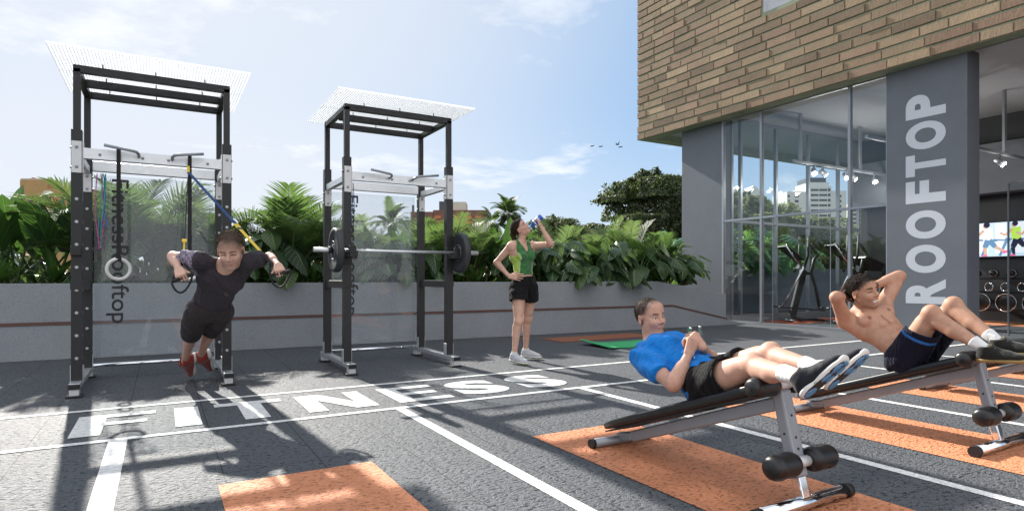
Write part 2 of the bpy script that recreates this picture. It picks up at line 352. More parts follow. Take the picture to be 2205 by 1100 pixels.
# ------------------------------------------------------------------ gym building
M_pier = mat('grey_plaster', (0.155, 0.17, 0.195), 0.75, 0, 0.16, 2.2, 0.12, 30, 0.003)
M_frame = mat('grey_window_frame', (0.36, 0.38, 0.41), 0.4, 0.5, 0.1, 8)
M_soffit = mat('soffit_plaster', (0.44, 0.46, 0.49), 0.85, 0, 0.06, 2)
M_ceil = mat('ceiling_plaster', (0.46, 0.48, 0.50), 0.9, 0, 0.06, 2)
M_dark_wall = mat('charcoal_wall', (0.055, 0.057, 0.062), 0.7, 0, 0.15, 2)
M_glass = mat_glass('window_glass', (0.95, 0.97, 0.97), 1.7, 0.95)
M_pale = mat('pale_lettering', (0.62, 0.65, 0.70), 0.5, 0, 0.05, 5)
def mat_brick():
    m, t = new_mat('long_bricks'); p = t.p
    at = t.add('Attribute', attribute_name='Col'); g = t.add('NewGeometry').outputs['Position']
    big = t.noise(2.6, 5, 0.65, g); fine = t.noise(26, 5, 0.7, g)
    c = t.mix(big.outputs['Fac'], (0.72, 0.72, 0.70), (1.3, 1.28, 1.22)); c = t.mix(1.0, at.outputs['Color'], c, 'MULTIPLY')
    c2 = t.mix(fine.outputs['Fac'], (0.72, 0.7, 0.68), (1.28, 1.28, 1.28)); c = t.mix(1.0, c, c2, 'MULTIPLY')
    t.link(c, p.inputs['Base Color']); p.inputs['Roughness'].default_value = 0.9
    mp = t.add('Mapping'); mp.inputs['Scale'].default_value = (1.0, 2.3, 0.7); t.link(g, mp.inputs[0])
    h = t.noise(17, 6, 0.7, mp.outputs[0]); t.link(t.bump(h.outputs['Fac'], 0.9, 0.02), p.inputs['Normal'])
    return m
M_brick = mat_brick()
M_mortar = mat('greenish_mortar', (0.29, 0.335, 0.235), 0.95, 0, 0.3, 6, 0.4, 40, 0.005)
gym = empty('gym_building', (10.75, 8, 0), 0, 'brown long-brick building on grey piers with a glazed gym at ground level', 'building')
GO = Matrix.Translation((-10.75, -8, 0))
def gpart(b, name, m, bevel=0.0, parent=None):
    o = b.build(name, m, None, bevel); o.parent = parent or gym
    o.matrix_parent_inverse = Matrix.Translation((-10.75, -8, 0)); return o
BX, BY, BZ0, BZ1 = 10.75, 11.97, 4.56, 9.4
# real bricks, proud of the mortar bed; window hole y 6.0..8.22, z>6.44
def brick_mesh():
    rng = random.Random(3); v = []; f = []; cols = []
    pal = [hexc(150, 130, 107), hexc(156, 136, 113), hexc(146, 124, 103), hexc(138, 118, 97), hexc(162, 142, 118), hexc(150, 125, 106), hexc(128, 110, 91), hexc(153, 133, 109)]
    def brick(fn, u0, u1, z0, z1, c):
        b = len(v); j = [rng.uniform(-0.004, 0.004) for _ in range(4)]; e = 0.008; pr = rng.uniform(0.018, 0.03)
        for (uu, zz, w) in ((u0, z0 + j[0], 0), (u1, z0 + j[1], 0), (u1, z1 + j[2], 0), (u0, z1 + j[3], 0), (u0 + e, z0 + e + j[0], pr), (u1 - e, z0 + e + j[1], pr), (u1 - e, z1 - e + j[2], pr), (u0 + e, z1 - e + j[3], pr)): v.append(fn(uu, zz, w))
        for q in ((4, 5, 6, 7), (0, 1, 5, 4), (1, 2, 6, 5), (2, 3, 7, 6), (3, 0, 4, 7)): f.append([b + i for i in q]); cols.append(c)
    ph, bl = 0.184, 0.68
    row = 0; z = BZ0
    while z < BZ1:
        for fn, ua, ub, hole in ((lambda u, zz, w: (BX - w, BY - u, zz), 0.0, 16.0, True), (lambda u, zz, w: (BX + u, BY + w, zz), 0.0, 10.0, False)):
            u = ua - rng.uniform(0, bl)
            while u < ub:
                L = bl * rng.choice((1, 1, 1, 0.98, 0.62)); a, b_ = max(u, ua - 0.03 if hole else ua), min(u + L, ub)
                segs = [(a, b_)]
                if hole and z + ph > 6.46: segs = [(p0, p1) for p0, p1 in ((a, min(b_, 3.75)), (max(a, 5.95), b_)) if p1 - p0 > 0.05]
                for p0, p1 in segs:
                    c = rng.choice(pal); k = rng.uniform(0.70, 1.15); c = tuple(x * k for x in c)
                    if p1 - p0 > 0.06: brick(fn, p0 + 0.005, p1 - 0.005, z + 0.004, z + ph - 0.022, c)
                u += L
        z += ph; row += 1
    me = bpy.data.meshes.new('brick_wall'); me.from_pydata(v, [], f); me.materials.append(M_brick)
    ca = me.color_attributes.new('Col', 'FLOAT_COLOR', 'CORNER')
    arr = np.ones((len(me.loops), 4)); arr[:, :3] = np.repeat(np.array(cols), 4, axis=0); ca.data.foreach_set('color', arr.ravel()); me.update()
    bm = bmesh.new(); bm.from_mesh(me); bmesh.ops.recalc_face_normals(bm, faces=bm.faces)
    bm.to_mesh(me); bm.free(); return me
bw = mesh_obj('brick_wall', brick_mesh(), gym); bw.matrix_parent_inverse = GO
b = MB()
b.box(BX, BX + 0.3, 8.22, BY, BZ0, BZ1); b.box(BX, BX + 0.3, -4, 6.02, BZ0, BZ1); b.box(BX, BX + 0.3, 6.02, 8.22, BZ0, 6.45)
b.box(BX + 0.301, BX + 10, BY - 0.3, BY, BZ0, BZ1)
gpart(b, 'mortar_bed', M_mortar)
gpart(MB().box(BX + 0.12, BX + 0.2, 6.02, 8.22, 6.451, 9.4).box(BX + 0.02, BX + 0.119, 8.19, 8.219, 6.451, 9.4), 'window', mat('pale_window_recess', (0.62, 0.63, 0.68), 0.6))
gpart(MB().box(BX + 0.302, BX + 10, -4, BY - 0.302, 4.72, 4.9), 'soffit', M_soffit)
# piers
gpart(MB().box(11.1, 11.42, 9.58, 10.8, 0.0, 4.715), 'pier', M_pier, 0.008)
pier = gpart(MB().box(11.0, 11.41, 4.66, 5.89, 0.0, 4.715), 'pier', M_pier, 0.008)
# ROOFTOP, reading upwards
zs = [(0.56, 1.035), (1.17, 1.66), (1.81, 2.31), (2.44, 2.80), (2.87, 3.24), (3.36, 3.82), (3.90, 4.02)]
def face_text(pc, u0, u1, fn, m, off):
    return fit_mesh(text_mesh(pc, 1.0, off, 0.004), u0, u1, 0, 1, fn)
run = [('R', 0.57, 0.98), ('O', 1.08, 1.55), ('O', 1.65, 2.12), ('F', 2.25, 2.62), ('T', 2.70, 3.06), ('O', 3.14, 3.60), ('P', 3.67, 4.06)]
mes = [fit_mesh(text_mesh(ch, 1.0, 0.048, 0.0), z0, z1, 0, 1, lambda u, v, w: (10.9993, 4.96 + v * 0.61, u)) for ch, z0, z1 in run]
lt = mesh_obj('lettering', join_meshes('lettering', mes, M_pale), gym); lt.matrix_parent_inverse = GO
# front glazing x = 11.12
GX = 11.12
b = MB()
for y in (9.545, 8.53, 6.61, 5.92): b.box(GX - 0.03, GX + 0.05, y - 0.025, y + 0.025, 0.05, 4.55)
b.box(GX - 0.028, GX + 0.048, 5.89, 9.57, 0.004, 0.05); b.box(GX - 0.028, GX + 0.048, 5.89, 9.57, 4.55, 4.718); b.box(GX - 0.027, GX + 0.047, 5.945, 9.52, 2.265, 2.31)
gpart(b, 'window_frame', M_frame)
for (y0, y1) in ((8.555, 9.52), (6.635, 8.505), (5.945, 6.585)):
    gpart(MB().box(GX, GX + 0.012, y0, y1, 2.312, 4.548), 'glass_pane', M_glass)
    gpart(MB().box(GX, GX + 0.012, y0, y1, 0.052, 2.263), 'glass_pane', M_glass)
for y in (8.25, 6.98): gpart(MB().box(GX - 0.008, GX + 0.0, y, y + 0.012, 0.06, 2.25), 'door_edge', M_frame)
# end glazing y = 9.56
EY = 9.56
b = MB(); xs = [11.45, 11.76, 13.04, 14.32, 15.60, 16.55]
for x in xs: b.box(x - 0.03, x + 0.03, EY, EY + 0.08, 0.14, 4.64)
for i in range(len(xs) - 1): b.box(xs[i] + 0.03, xs[i + 1] - 0.03, EY + 0.002, EY + 0.078, 2.28, 2.34)
b.box(11.43, 16.6, EY + 0.001, EY + 0.079, 0.0, 0.139)
b.box(11.43, 16.6, EY + 0.001, EY + 0.079, 4.641, 4.718)
gpart(b, 'window_frame', M_frame)
M_glass2 = mat_glass('end_glass', (0.93, 0.96, 0.97), 1.3, 0.6)
for i in range(len(xs) - 1):
    gpart(MB().box(xs[i] + 0.03, xs[i + 1] - 0.03, EY + 0.03, EY + 0.042, 0.14, 2.28), 'glass_pane', M_glass2)
    gpart(MB().box(xs[i] + 0.03, xs[i + 1] - 0.03, EY + 0.03, EY + 0.042, 2.34, 4.64), 'glass_pane', M_glass2)
# inner walls
gpart(MB().box(16.6, 16.9, -4, EY, 0.0, 4.718), 'inner_wall', M_dark_wall)
gpart(MB().box(12.4, 16.599, -0.3, 0.0, 0.0, 4.718), 'inner_wall', M_dark_wall)
gpart(MB().box(16.05, 16.599, 5.0, EY - 0.01, 2.9, 4.0), 'bulkhead', M_pier)
M_panel = mat_glass('entrance_glass', (0.88, 0.90, 0.91), 1.45, 0.8)
gpart(MB().box(12.73, 12.745, 1.6, 4.77, 0.02, 2.62), 'glass_door', M_panel)
gpart(MB().box(12.72, 12.755, 4.765, 4.785, 0.004, 2.64).box(12.72, 12.755, 1.6, 4.764, 2.621, 2.66), 'door_frame', M_frame)
gpart(MB().box(11.02, 16.6, 0.0, 4.6, 4.56, 4.6).box(11.4, 16.5, 3.35, 3.38, 4.545, 4.559), 'entrance_ceiling', M_ceil)
# suspended track lights
M_lamp = mat_emit('lamp_glow', (1.0, 0.97, 0.92), 28)
M_rail = mat('pale_rail', (0.42, 0.44, 0.47), 0.4, 0.5)
def track_light(label, x0, x1, y, z, rods, spots):
    t = empty('track_light', (x0, y, z), 0, label, 'track light', 'track lights hung from the gym ceiling')
    MB().box(0, x1 - x0, -0.03, 0.03, -0.03, 0.03).build('rail', M_rail, t, 0.004)
    for r in rods: MB().box(r - 0.045, r + 0.045, -0.022, 0.022, 0.03, 4.72 - z).build('hanger', M_rail, t, 0.003)
    for sx, tilt in spots:
        MB().tube([(sx, 0, -0.03), (sx, 0, -0.16)], 0.02, 8).build('stem', M_rail, t)
        d = V((math.sin(tilt) * 0.7, -0.6 * abs(math.cos(tilt)), -0.6)).normalized(); p = V((sx, 0, -0.17))
        ld = bpy.data.lights.new('lamp', 'POINT'); ld.energy = 5; ld.shadow_soft_size = 0.05; ld.color = (1, 0.96, 0.9); lo = bpy.data.objects.new('lamp', ld); COL.objects.link(lo); lo.parent = t; lo.location = p + d * 0.17
        h = MB().tube([p - d * 0.09, p + d * 0.09], [0.055, 0.06], 14, caps=True).build('spot_head', M_rail, t)
        MB().tube([p + d * 0.0905, p + d * 0.096], 0.048, 14).build('bulb', M_lamp, h)
track_light('long pale light track seen behind the tall front glass with paired spotlights', 12.3, 16.2, 8.6, 3.62, (0.25, 2.6), ((0.75, -0.7), (1.1, 0.8), (2.0, -0.6), (2.3, 0.7), (3.2, -0.5)))
track_light('light track beyond the pier above the wall screen with one bright spotlight', 12.9, 16.0, 5.5, 3.45, (0.3, 1.6), ((1.4, 0.2),))
track_light('pale hanging light track near the middle of the gym ceiling, ending behind the pier', 11.9, 15.6, 6.75, 3.75, (0.9, 2.6), ((1.6, 0.5), (2.4, -0.6)))
# wall screen with a picture of people running on treadmills
SX = 16.58
scr = empty('wall_screen', (SX, 6.8, 2.26), 0, 'bright wall screen showing three people running on treadmills, above the dumbbell rack', 'screen')
MB().box(-0.06, -0.002, -2.2, 0.4, -0.79, 0.03).build('casing', M_black, scr)
def E_(n, c, s=0.42): return mat_emit(n, c, s)
sm = [E_('screen_sky', (0.62, 0.80, 0.95)), E_('screen_white', (0.92, 0.95, 1.0)), E_('screen_blue', (0.16, 0.30, 0.48)), E_('screen_skin', (0.72, 0.45, 0.34)), E_('screen_lime', (0.55, 0.85, 0.12)), E_('screen_purple', (0.62, 0.16, 0.72)), E_('screen_dark', (0.03, 0.03, 0.06)), E_('screen_pink', (0.9, 0.15, 0.35))]
b = MB(); lay = [0]
def sp(pts, mi):
    lay[0] += 1; x = -0.063 - lay[0] * 0.0006; b.add([(x, -u, z) for u, z in pts], [list(range(len(pts)))], mi)
def limb(p, q, w0, w1, mi):
    p, q = V((p[0], p[1])), V((q[0], q[1])); d = (q - p).normalized(); n = V((-d.y, d.x)); sp([p + n * w0, q + n * w1, q - n * w1, p - n * w0], mi)
def disc(c, r, mi, sx=1.0): sp([(c[0] + math.cos(a) * r * sx, c[1] + math.sin(a) * r) for a in np.linspace(0, 2 * math.pi, 14)[:-1]], mi)
sp([(-0.38, -0.77), (2.18, -0.77), (2.18, 0.0), (-0.38, 0.0)], 0)
for u in (-0.3, 0.02, 0.36, 0.72, 1.2, 1.6): sp([(u, -0.7), (u + 0.2, -0.7), (u + 0.2, -0.02), (u, -0.02)], 1)
for u in (-0.15, 0.1, 0.45, 0.62, 1.2, 1.5): limb((u, -0.76), (u + 0.14, -0.38), 0.025, 0.03, 2); limb((u + 0.1, -0.38), (u + 0.55, -0.42), 0.02, 0.016, 2)
def runner(u, top, pants, s=1.0, hair=6):
    disc((u, -0.07), 0.06 * s, 3, 0.85); disc((u + 0.02, -0.045), 0.058 * s, hair, 0.95); limb((u + 0.02, -0.13), (u + 0.05, -0.40), 0.10 * s, 0.085 * s, top)
    limb((u - 0.04, -0.17), (u - 0.16, -0.30), 0.03, 0.025, 3); limb((u - 0.16, -0.30), (u - 0.26, -0.24), 0.024, 0.02, 3)
    limb((u + 0.05, -0.40), (u - 0.02, -0.57), 0.065, 0.05, pants); limb((u - 0.02, -0.57), (u + 0.0, -0.74), 0.04, 0.025, pants if pants == 6 else 3)
    limb((u + 0.07, -0.40), (u + 0.19, -0.56), 0.065, 0.045, pants); limb((u + 0.19, -0.56), (u + 0.36, -0.66), 0.038, 0.024, pants if pants == 6 else 3)
    limb((u + 0.33, -0.69), (u + 0.44, -0.65), 0.03, 0.02, 7); limb((u - 0.07, -0.75), (u + 0.03, -0.75), 0.018, 0.018, 7)
runner(0.18, 1, 2, 1.15); runner(0.72, 4, 6); runner(1.02, 5, 6); runner(1.5, 1, 6)
b.build('picture', sm, scr)
# dumbbell rack under the screen
rk = empty('dumbbell_rack', (16.2, 6.0, 0), 0, 'black three-tier weight rack under the wall screen', 'weight rack')
b = MB()
for y in (-1.6, 0.75): b.box(-0.2, 0.25, y - 0.03, y + 0.03, 0.02, 1.15)
b.build('upright', M_black, rk, 0.005)
for z in (0.28, 0.68, 0.98): MB().box(-0.22, 0.2, -1.57, 0.72, z - 0.02, z + 0.02).build('shelf', M_black, rk)
def dumbbell(y, z, r, label):
    t = empty('dumbbell', (16.02, y, z), R_(18), label, 'dumbbell', 'dumbbells on the top shelf of the rack')
    M = Matrix.Rotation(R_(90), 4, 'Y')
    MB().lathe([(0.016, -0.12), (0.016, 0.12)], 10, 0, M).build('handle', M_chrome, t)
    for s in (-1, 1):
        pr = [(0.3 * r, 0.0), (r, 0.01), (r, 0.05), (0.75 * r, 0.055), (0.75 * r, 0.08), (0.5 * r, 0.085), (0.5 * r, 0.105), (0.2 * r, 0.11)]
        MB().lathe(pr, 20, 0, Matrix.Translation((s * 0.09, 0, 0)) @ Matrix.Rotation(R_(90 * s), 4, 'Y')).build('head', M_vinyl, t)
        MB().tube([(s * 0.171 + 0, 0.75 * r * math.cos(a), 0.75 * r * math.sin(a)) for a in np.linspace(0, 2 * math.pi, 20)[:-1]], 0.005, 5, closed=True).build('rim', M_chrome, t)
for k, y in enumerate((6.62, 6.28, 5.94, 5.6, 5.26)): dumbbell(y, 1.10, 0.10, 'round-headed black dumbbell lying on the top shelf of the weight rack')
for k, y in enumerate((6.66, 6.36, 6.06, 5.76, 5.46, 5.16)):
    o = MB().tube([(16.0 + 0.03 * math.cos(a), y + 0.09 * math.cos(a), 0.80 + 0.09 * math.sin(a)) for a in np.linspace(0, 2 * math.pi, 24)[:-1]], 0.018, 8, closed=True).build('weight_ring', M_chrome)
    tag(o, 'small shiny ring weight on the middle shelf of the weight rack', 'weight', 'ring weights on the middle shelf')
for k, y in enumerate((6.5, 6.02, 5.54)):
    t = empty('weight_plate', (15.97, y, 0.46), 0, 'large black weight plate with shiny rim leaning on the lowest shelf of the rack', 'weight plate', 'plates on the lowest shelf')
    MB().lathe([(0.04, 0), (0.2, 0), (0.2, 0.04), (0.04, 0.04)], 28, 0, Matrix.Rotation(R_(-90), 4, 'Y')).build('disc', M_vinyl, t)
    MB().tube([(-0.042, 0.19 * math.cos(a), 0.19 * math.sin(a)) for a in np.linspace(0, 2 * math.pi, 32)[:-1]], 0.012, 6, closed=True).build('rim', M_chrome, t)
# orange gym carpets
M_carpet = mat('orange_red_carpet', (0.42, 0.09, 0.035), 0.9, 0, 0.25, 20, 0.3, 200, 0.002)
sheet('gym_carpet', [(11.75, 14.5, 8.25, 9.2)], M_carpet); sheet('gym_carpet', [(11.6, 14.5, 6.2, 7.3)], M_carpet); sheet('gym_carpet', [(15.2, 16.55, 4.6, 6.9)], M_orange)
# elliptical trainers
def elliptical(loc, rz, label):
    t = empty('elliptical_trainer', loc, rz, label, 'exercise machine', 'elliptical trainers behind the front glass')
    MB().bar((-0.06, 0, 0.10), (0.22, 0, 1.18), 0.10, 0.15).bar((-0.06, 0, 0.10), (0.16, 0, 0.04), 0.11, 0.07).build('column', M_black, t, 0.02)
    MB().tube([(-0.32, -0.06, 0.33), (0.18, -0.06, 1.22), (0.20, -0.06, 1.3)], 0.028, 10).build('rail', M_chrome, t)
    MB().tube([(0.62, 0, 0.25), (0.50, 0, 0.80), (0.40, 0, 1.1), (0.47, 0, 1.42), (0.56, 0, 1.52), (0.50, 0, 1.6), (0.3, 0, 1.88)], 0.035, 10).build('rear_frame', M_black, t)
    MB().bar((0.2, 0, 1.1), (0.42, 0, 1.1), 0.05, 0.06).build('bridge', M_black, t)
    for s in (-0.18, 0.18): MB().tube([(0.20, s * 0.4, 1.25), (0.22, s, 1.5), (0.24, s, 1.95)], 0.026, 8).build('handle', M_rubber, t)
    MB().bar((-0.30, 0, 1.72), (0.12, 0, 1.40), 0.42, 0.04).build('console', M_black, t, 0.01)
    MB().tube([(-0.33, -0.2, 1.75), (-0.1, -0.2, 1.42), (0.12, -0.1, 1.26)], 0.02, 8).build('console_arm', M_chrome, t)
    for s in (-0.14, 0.14):
        MB().bar((-0.45, s, 0.34), (0.62, s, 0.26), 0.10, 0.04).build('pedal_bar', M_black, t, 0.008)
    MB().tube([(-0.2, -0.3, 0.04), (-0.2, 0.3, 0.04)], 0.03, 10).build('front_foot', M_chrome, t)
    MB().tube([(0.55, -0.25, 0.04), (0.55, 0.25, 0.04)], 0.03, 10).bar((0.1, 0, 0.05), (0.55, 0, 0.05), 0.06, 0.05).build('rear_foot', M_black, t)
    MB().tube([(-0.05, -0.1, 1.15), (-0.1, -0.2, 1.18)], 0.03, 8).build('cup_holder', M_rubber, t)
elliptical((12.55, 8.75, 0), R_(-25), 'black elliptical trainer behind the front glass, nearest the left pier')
elliptical((12.95, 7.85, 0), R_(-25), 'black elliptical trainer behind the front glass, nearer the shirtless man')
t = empty('treadmill', (14.2, 7.5, 0), R_(-25), 'black treadmill deeper in the gym, partly hidden by the lettered pier', 'exercise machine')
MB().box(-0.8, 0.9, -0.35, 0.35, 0.05, 0.2).build('deck', M_black, t, 0.02)
for s in (-0.36, 0.36): MB().bar((-0.6, s, 0.2), (-0.4, s, 1.3), 0.06, 0.08).bar((-0.42, s, 1.2), (0.25, s, 1.16), 0.05, 0.06).build('upright', M_black, t, 0.01)
MB().bar((-0.85, 0, 1.45), (-0.25, 0, 1.2), 0.8, 0.07).build('console', M_black, t, 0.02)
# red-backed seat in the gym
t = empty('padded_chair', (13.4, 6.35, 0), R_(30), 'red padded gym chair glimpsed behind the shirtless man under his raised arm', 'chair')
MB().bar((0, 0, 0.75), (0.1, 0, 1.25), 0.42, 0.1).build('backrest', mat('red_vinyl', (0.35, 0.02, 0.03), 0.5), t, 0.03)
MB().box(-0.3, 0.1, -0.2, 0.2, 0.62, 0.72).build('seat_pad', M_vinyl, t, 0.02); MB().bar((0, 0, 0.0), (0, 0, 0.62), 0.1, 0.1).build('stand', M_black, t)
# planter beyond the end glazing
rp = empty('rear_planter', (11.4, 11.6, 0), 0, 'dark grey planter with big split leaves, seen through the gym glass', 'planter')
MB().box(0.05, 8, 0, 0.1, 0, 1.28).build('front_wall', M_pier, rp, 0.006); MB().box(0.06, 8, 0.101, 1.2, 0, 1.15).build('soil', M_soil, rp)
# ------------------------------------------------------------------ power racks
def mat_canopy():
    m, t = new_mat('white_polycarbonate'); t.n.remove(t.p)
    d = t.add('BsdfDiffuse'); d.inputs[0].default_value = (0.86, 0.88, 0.9, 1); tr = t.add('BsdfTranslucent'); tr.inputs[0].default_value = (0.9, 0.92, 0.94, 1)
    mx = t.add('MixShader'); mx.inputs[0].default_value = 0.62; t.link(d.outputs[0], mx.inputs[1]); t.link(tr.outputs[0], mx.inputs[2])
    tp = t.add('BsdfTransparent'); m2 = t.add('MixShader'); m2.inputs[0].default_value = 0.38; t.link(mx.outputs[0], m2.inputs[1]); t.link(tp.outputs[0], m2.inputs[2])
    t.link(m2.outputs[0], t.out.inputs[0]); return m
M_canopy = mat_canopy()
M_rack_glass = mat_glass('rack_glass', (0.90, 0.92, 0.93), 1.5, 0.85, 0.07)
M_letter_dark, _t = new_mat('charcoal_film'); _t.p.inputs['Base Color'].default_value = (0.02, 0.021, 0.025, 1); _t.p.inputs['Roughness'].default_value = 0.6
_tp = _t.add('BsdfTransparent'); _mx = _t.add('MixShader'); _mx.inputs[0].default_value = 0.02; _t.link(_t.p.outputs[0], _mx.inputs[1]); _t.link(_tp.outputs[0], _mx.inputs[2]); _t.link(_mx.outputs[0], _t.out.inputs[0])
M_hole = mat('pale_hole', (0.42, 0.43, 0.44), 0.4, 0.6)
def power_rack(xc, label, dark_holes, tx=0.0):
    t = empty('power_rack', (xc, 6.36, 0), 0, label, 'power rack', 'power racks on the rooftop floor')
    for sx in (-1, 1):
        for (y0, fr) in ((0.0, True), (0.86, False)):
            x0 = sx * 0.585 - 0.04
            b = MB().box(x0, x0 + 0.08, y0, y0 + 0.08, 0.121, 2.27)
            k = 0
            z = 0.31
            while z < 1.86:
                b.tube([(x0 + 0.04, y0 - 0.0015, z), (x0 + 0.04, y0 + 0.004, z)], 0.014, 12, 1)
                b.tube([(x0 + (0.0815 if sx < 0 else -0.0015), y0 + 0.04, z), (x0 + (0.076 if sx < 0 else 0.004), y0 + 0.04, z)], 0.014, 12, 1)
                z += 0.195
            b.build('post', [M_black, M_rubber if dark_holes else M_hole], t, 0.004)
            MB().box(x0 + 0.013, x0 + 0.067, y0 + 0.013, y0 + 0.067, 2.2705, 2.8).build('upper_post', M_black, t, 0.003)
            b = MB().box(x0 + 0.004, x0 + 0.076, y0 - 0.008, y0 - 0.0005, 1.90, 2.17) if fr else MB().box(x0 + 0.004, x0 + 0.076, y0 - 0.008, y0 - 0.0005, 1.84, 2.02)
            if fr: b.box(x0 - 0.008 if sx > 0 else x0 + 0.0805, x0 - 0.0005 if sx > 0 else x0 + 0.088, y0 + 0.004, y0 + 0.076, 1.90, 2.17)
            for z in ((1.95, 2.12) if fr else (1.87, 1.99)):
                b.lathe([(0.013, 0), (0.013, 0.005), (0.008, 0.009), (0, 0.009)], 10, 1, Matrix.Translation((x0 + 0.04, y0 - 0.008, z)) @ Matrix.Rotation(R_(90), 4, 'X'))
                for so in (-1, 1): b.lathe([(0.011, 0), (0.011, 0.01), (0, 0.012)], 8, 1, Matrix.Translation((x0 + 0.04 + so * (0.04 + (0.008 if so == -sx and fr else 0)), y0 + 0.04, z)) @ Matrix.Rotation(R_(90 * so), 4, 'Y'))
            b.build('plate', [M_plate, M_grey_steel], t)
            # base bracket
            MB().box(x0 - 0.007, x0 - 0.0005, y0 + 0.006, y0 + 0.074, 0.1, 0.25).build('bracket', M_alu, t, 0.003); MB().box(x0 + 0.0805, x0 + 0.087, y0 + 0.006, y0 + 0.074, 0.1, 0.25).build('bracket', M_alu, t, 0.003)
        x = sx * 0.585
        MB().box(x - 0.04, x + 0.04, -0.185, 1.09, 0.07, 0.12).build('foot_bar', M_alu, t, 0.006)
        for y in (-0.19, 1.09):
            MB().box(x - 0.041, x + 0.041, y - 0.006, y + 0.006, 0.074, 0.117).build('end_cap', M_rubber, t, 0.006)
            yy = y + (0.06 if y < 0 else -0.06)
            MB().box(x - 0.035, x + 0.035, yy - 0.05, yy + 0.05, 0.0185, 0.0695).build('foot_block', M_plate, t, 0.004)
            MB().box(x - 0.06, x + 0.06, yy - 0.06, yy + 0.06, 0.001, 0.018).build('foot_pad', M_rubber, t, 0.005)
        MB().box(x - 0.03, x + 0.03, 0.0805, 0.8595, 0.89, 0.97).build('side_brace', M_black, t, 0.004)
        MB().box(x - 0.045, x + 0.045, -0.006, -0.0005, 0.9, 0.96).build('brace_clamp', M_black, t)
        MB().box(x - 0.025, x + 0.025, 0.0805, 0.8595, 2.02, 2.09).build('side_beam', M_alu, t, 0.004)
        MB().box(x - 0.027, x + 0.027, 0.068, 0.872, 2.77, 2.825).build('top_side_bar', M_black, t, 0.003)
    for y in (0.013, 0.44, 0.873): MB().box(-0.612 if y != 0.44 else -0.557, 0.612 if y != 0.44 else 0.557, y, y + 0.054, 2.765 if y != 0.44 else 2.76, 2.83).build('top_bar', M_black, t, 0.003)
    MB().box(-0.5445, 0.5445, 0.872, 0.93, 2.05, 2.15).build('rear_beam', M_alu, t, 0.005)
    for s in (-1, 1):
        MB().tube([(s * 0.13, 0.01, 2.08), (s * 0.13, -0.07, 2.09), (s * 0.145, -0.11, 2.10), (s * 0.17, -0.125, 2.105), (s * 0.38, -0.15, 2.13)], 0.013, 10).build('pull_up_grip', M_grey_steel, t)
    b = MB().box(-0.5445, 0.5445, 0.008, 0.07, 2.03, 2.12)
    for x in (-0.42, -0.1, 0.1, 0.42): b.lathe([(0.012, 0), (0.012, 0.006), (0, 0.008)], 10, 1, Matrix.Translation((x, 0.008, 2.07)) @ Matrix.Rotation(R_(90), 4, 'X'))
    b.build('pull_up_beam', [M_alu, M_grey_steel], t)
    MB().tube([(-0.54, 0.98, 0.125), (0.54, 0.98, 0.125)], 0.02, 12).build('stabiliser_tube', M_chrome, t)
    cn = MB().box(-0.757, 0.757, -0.306, 1.192, 2.8765, 2.8815)
    n = 62
    for i in range(n):
        x = -0.755 + 1.51 * i / n; cn.box(x, x + 1.51 / n * 0.30, -0.305, 1.19, 2.866, 2.876)
    cn.build('slatted_canopy', M_canopy, t)
    MB().box(-0.757, 0.757, -0.306, -0.29, 2.8825, 2.890).box(-0.757, 0.757, 1.176, 1.192, 2.8825, 2.890).box(-0.757, 0.757, 0.43, 0.446, 2.8825, 2.890).build('canopy_rail', M_canopy, t)
    b = MB()
    for x in (-0.4, 0.0, 0.4):
        for y in (0.04, 0.467, 0.9): b.tube([(x, y, 2.831), (x, y, 2.866)], 0.005, 6)
    b.build('canopy_pin', M_black, t)
    gp = MB().box(-0.54, 0.54, 0.99, 1.0, 0.2, 2.03).build('glass_panel', M_rack_glass, t)
    tm = fit_mesh(text_mesh('FitnessRooftop', 1.0, 0.008, 0.0), 0, 1.46, 0, 0.195, lambda u, v, w: (-0.437 + tx + v, 0.986, 2.0 - u)); tm.materials.append(M_letter_dark)
    mesh_obj('lettering', tm, gp)
    return t
RK1 = power_rack(-0.035, 'left black power rack with gym rings hanging inside and a man leaning out of it', False)
RK2 = power_rack(2.285, 'right black power rack holding a loaded barbell', True, 0.05)
# hooks
for s in (-1, 1):
    x = s * 0.585
    MB().box(x - 0.045, x + 0.045, -0.012, -0.0005, 1.14, 1.34).box(x - 0.035, x + 0.035, -0.17, -0.0125, 1.215, 1.265).box(x - 0.035, x + 0.035, -0.20, -0.171, 1.215, 1.33).build('bar_hook', M_rubber, RK2, 0.004)
MB().box(-0.625, -0.545, -0.06, -0.0005, 1.19, 1.27).build('bar_hook', M_rubber, RK1, 0.005)
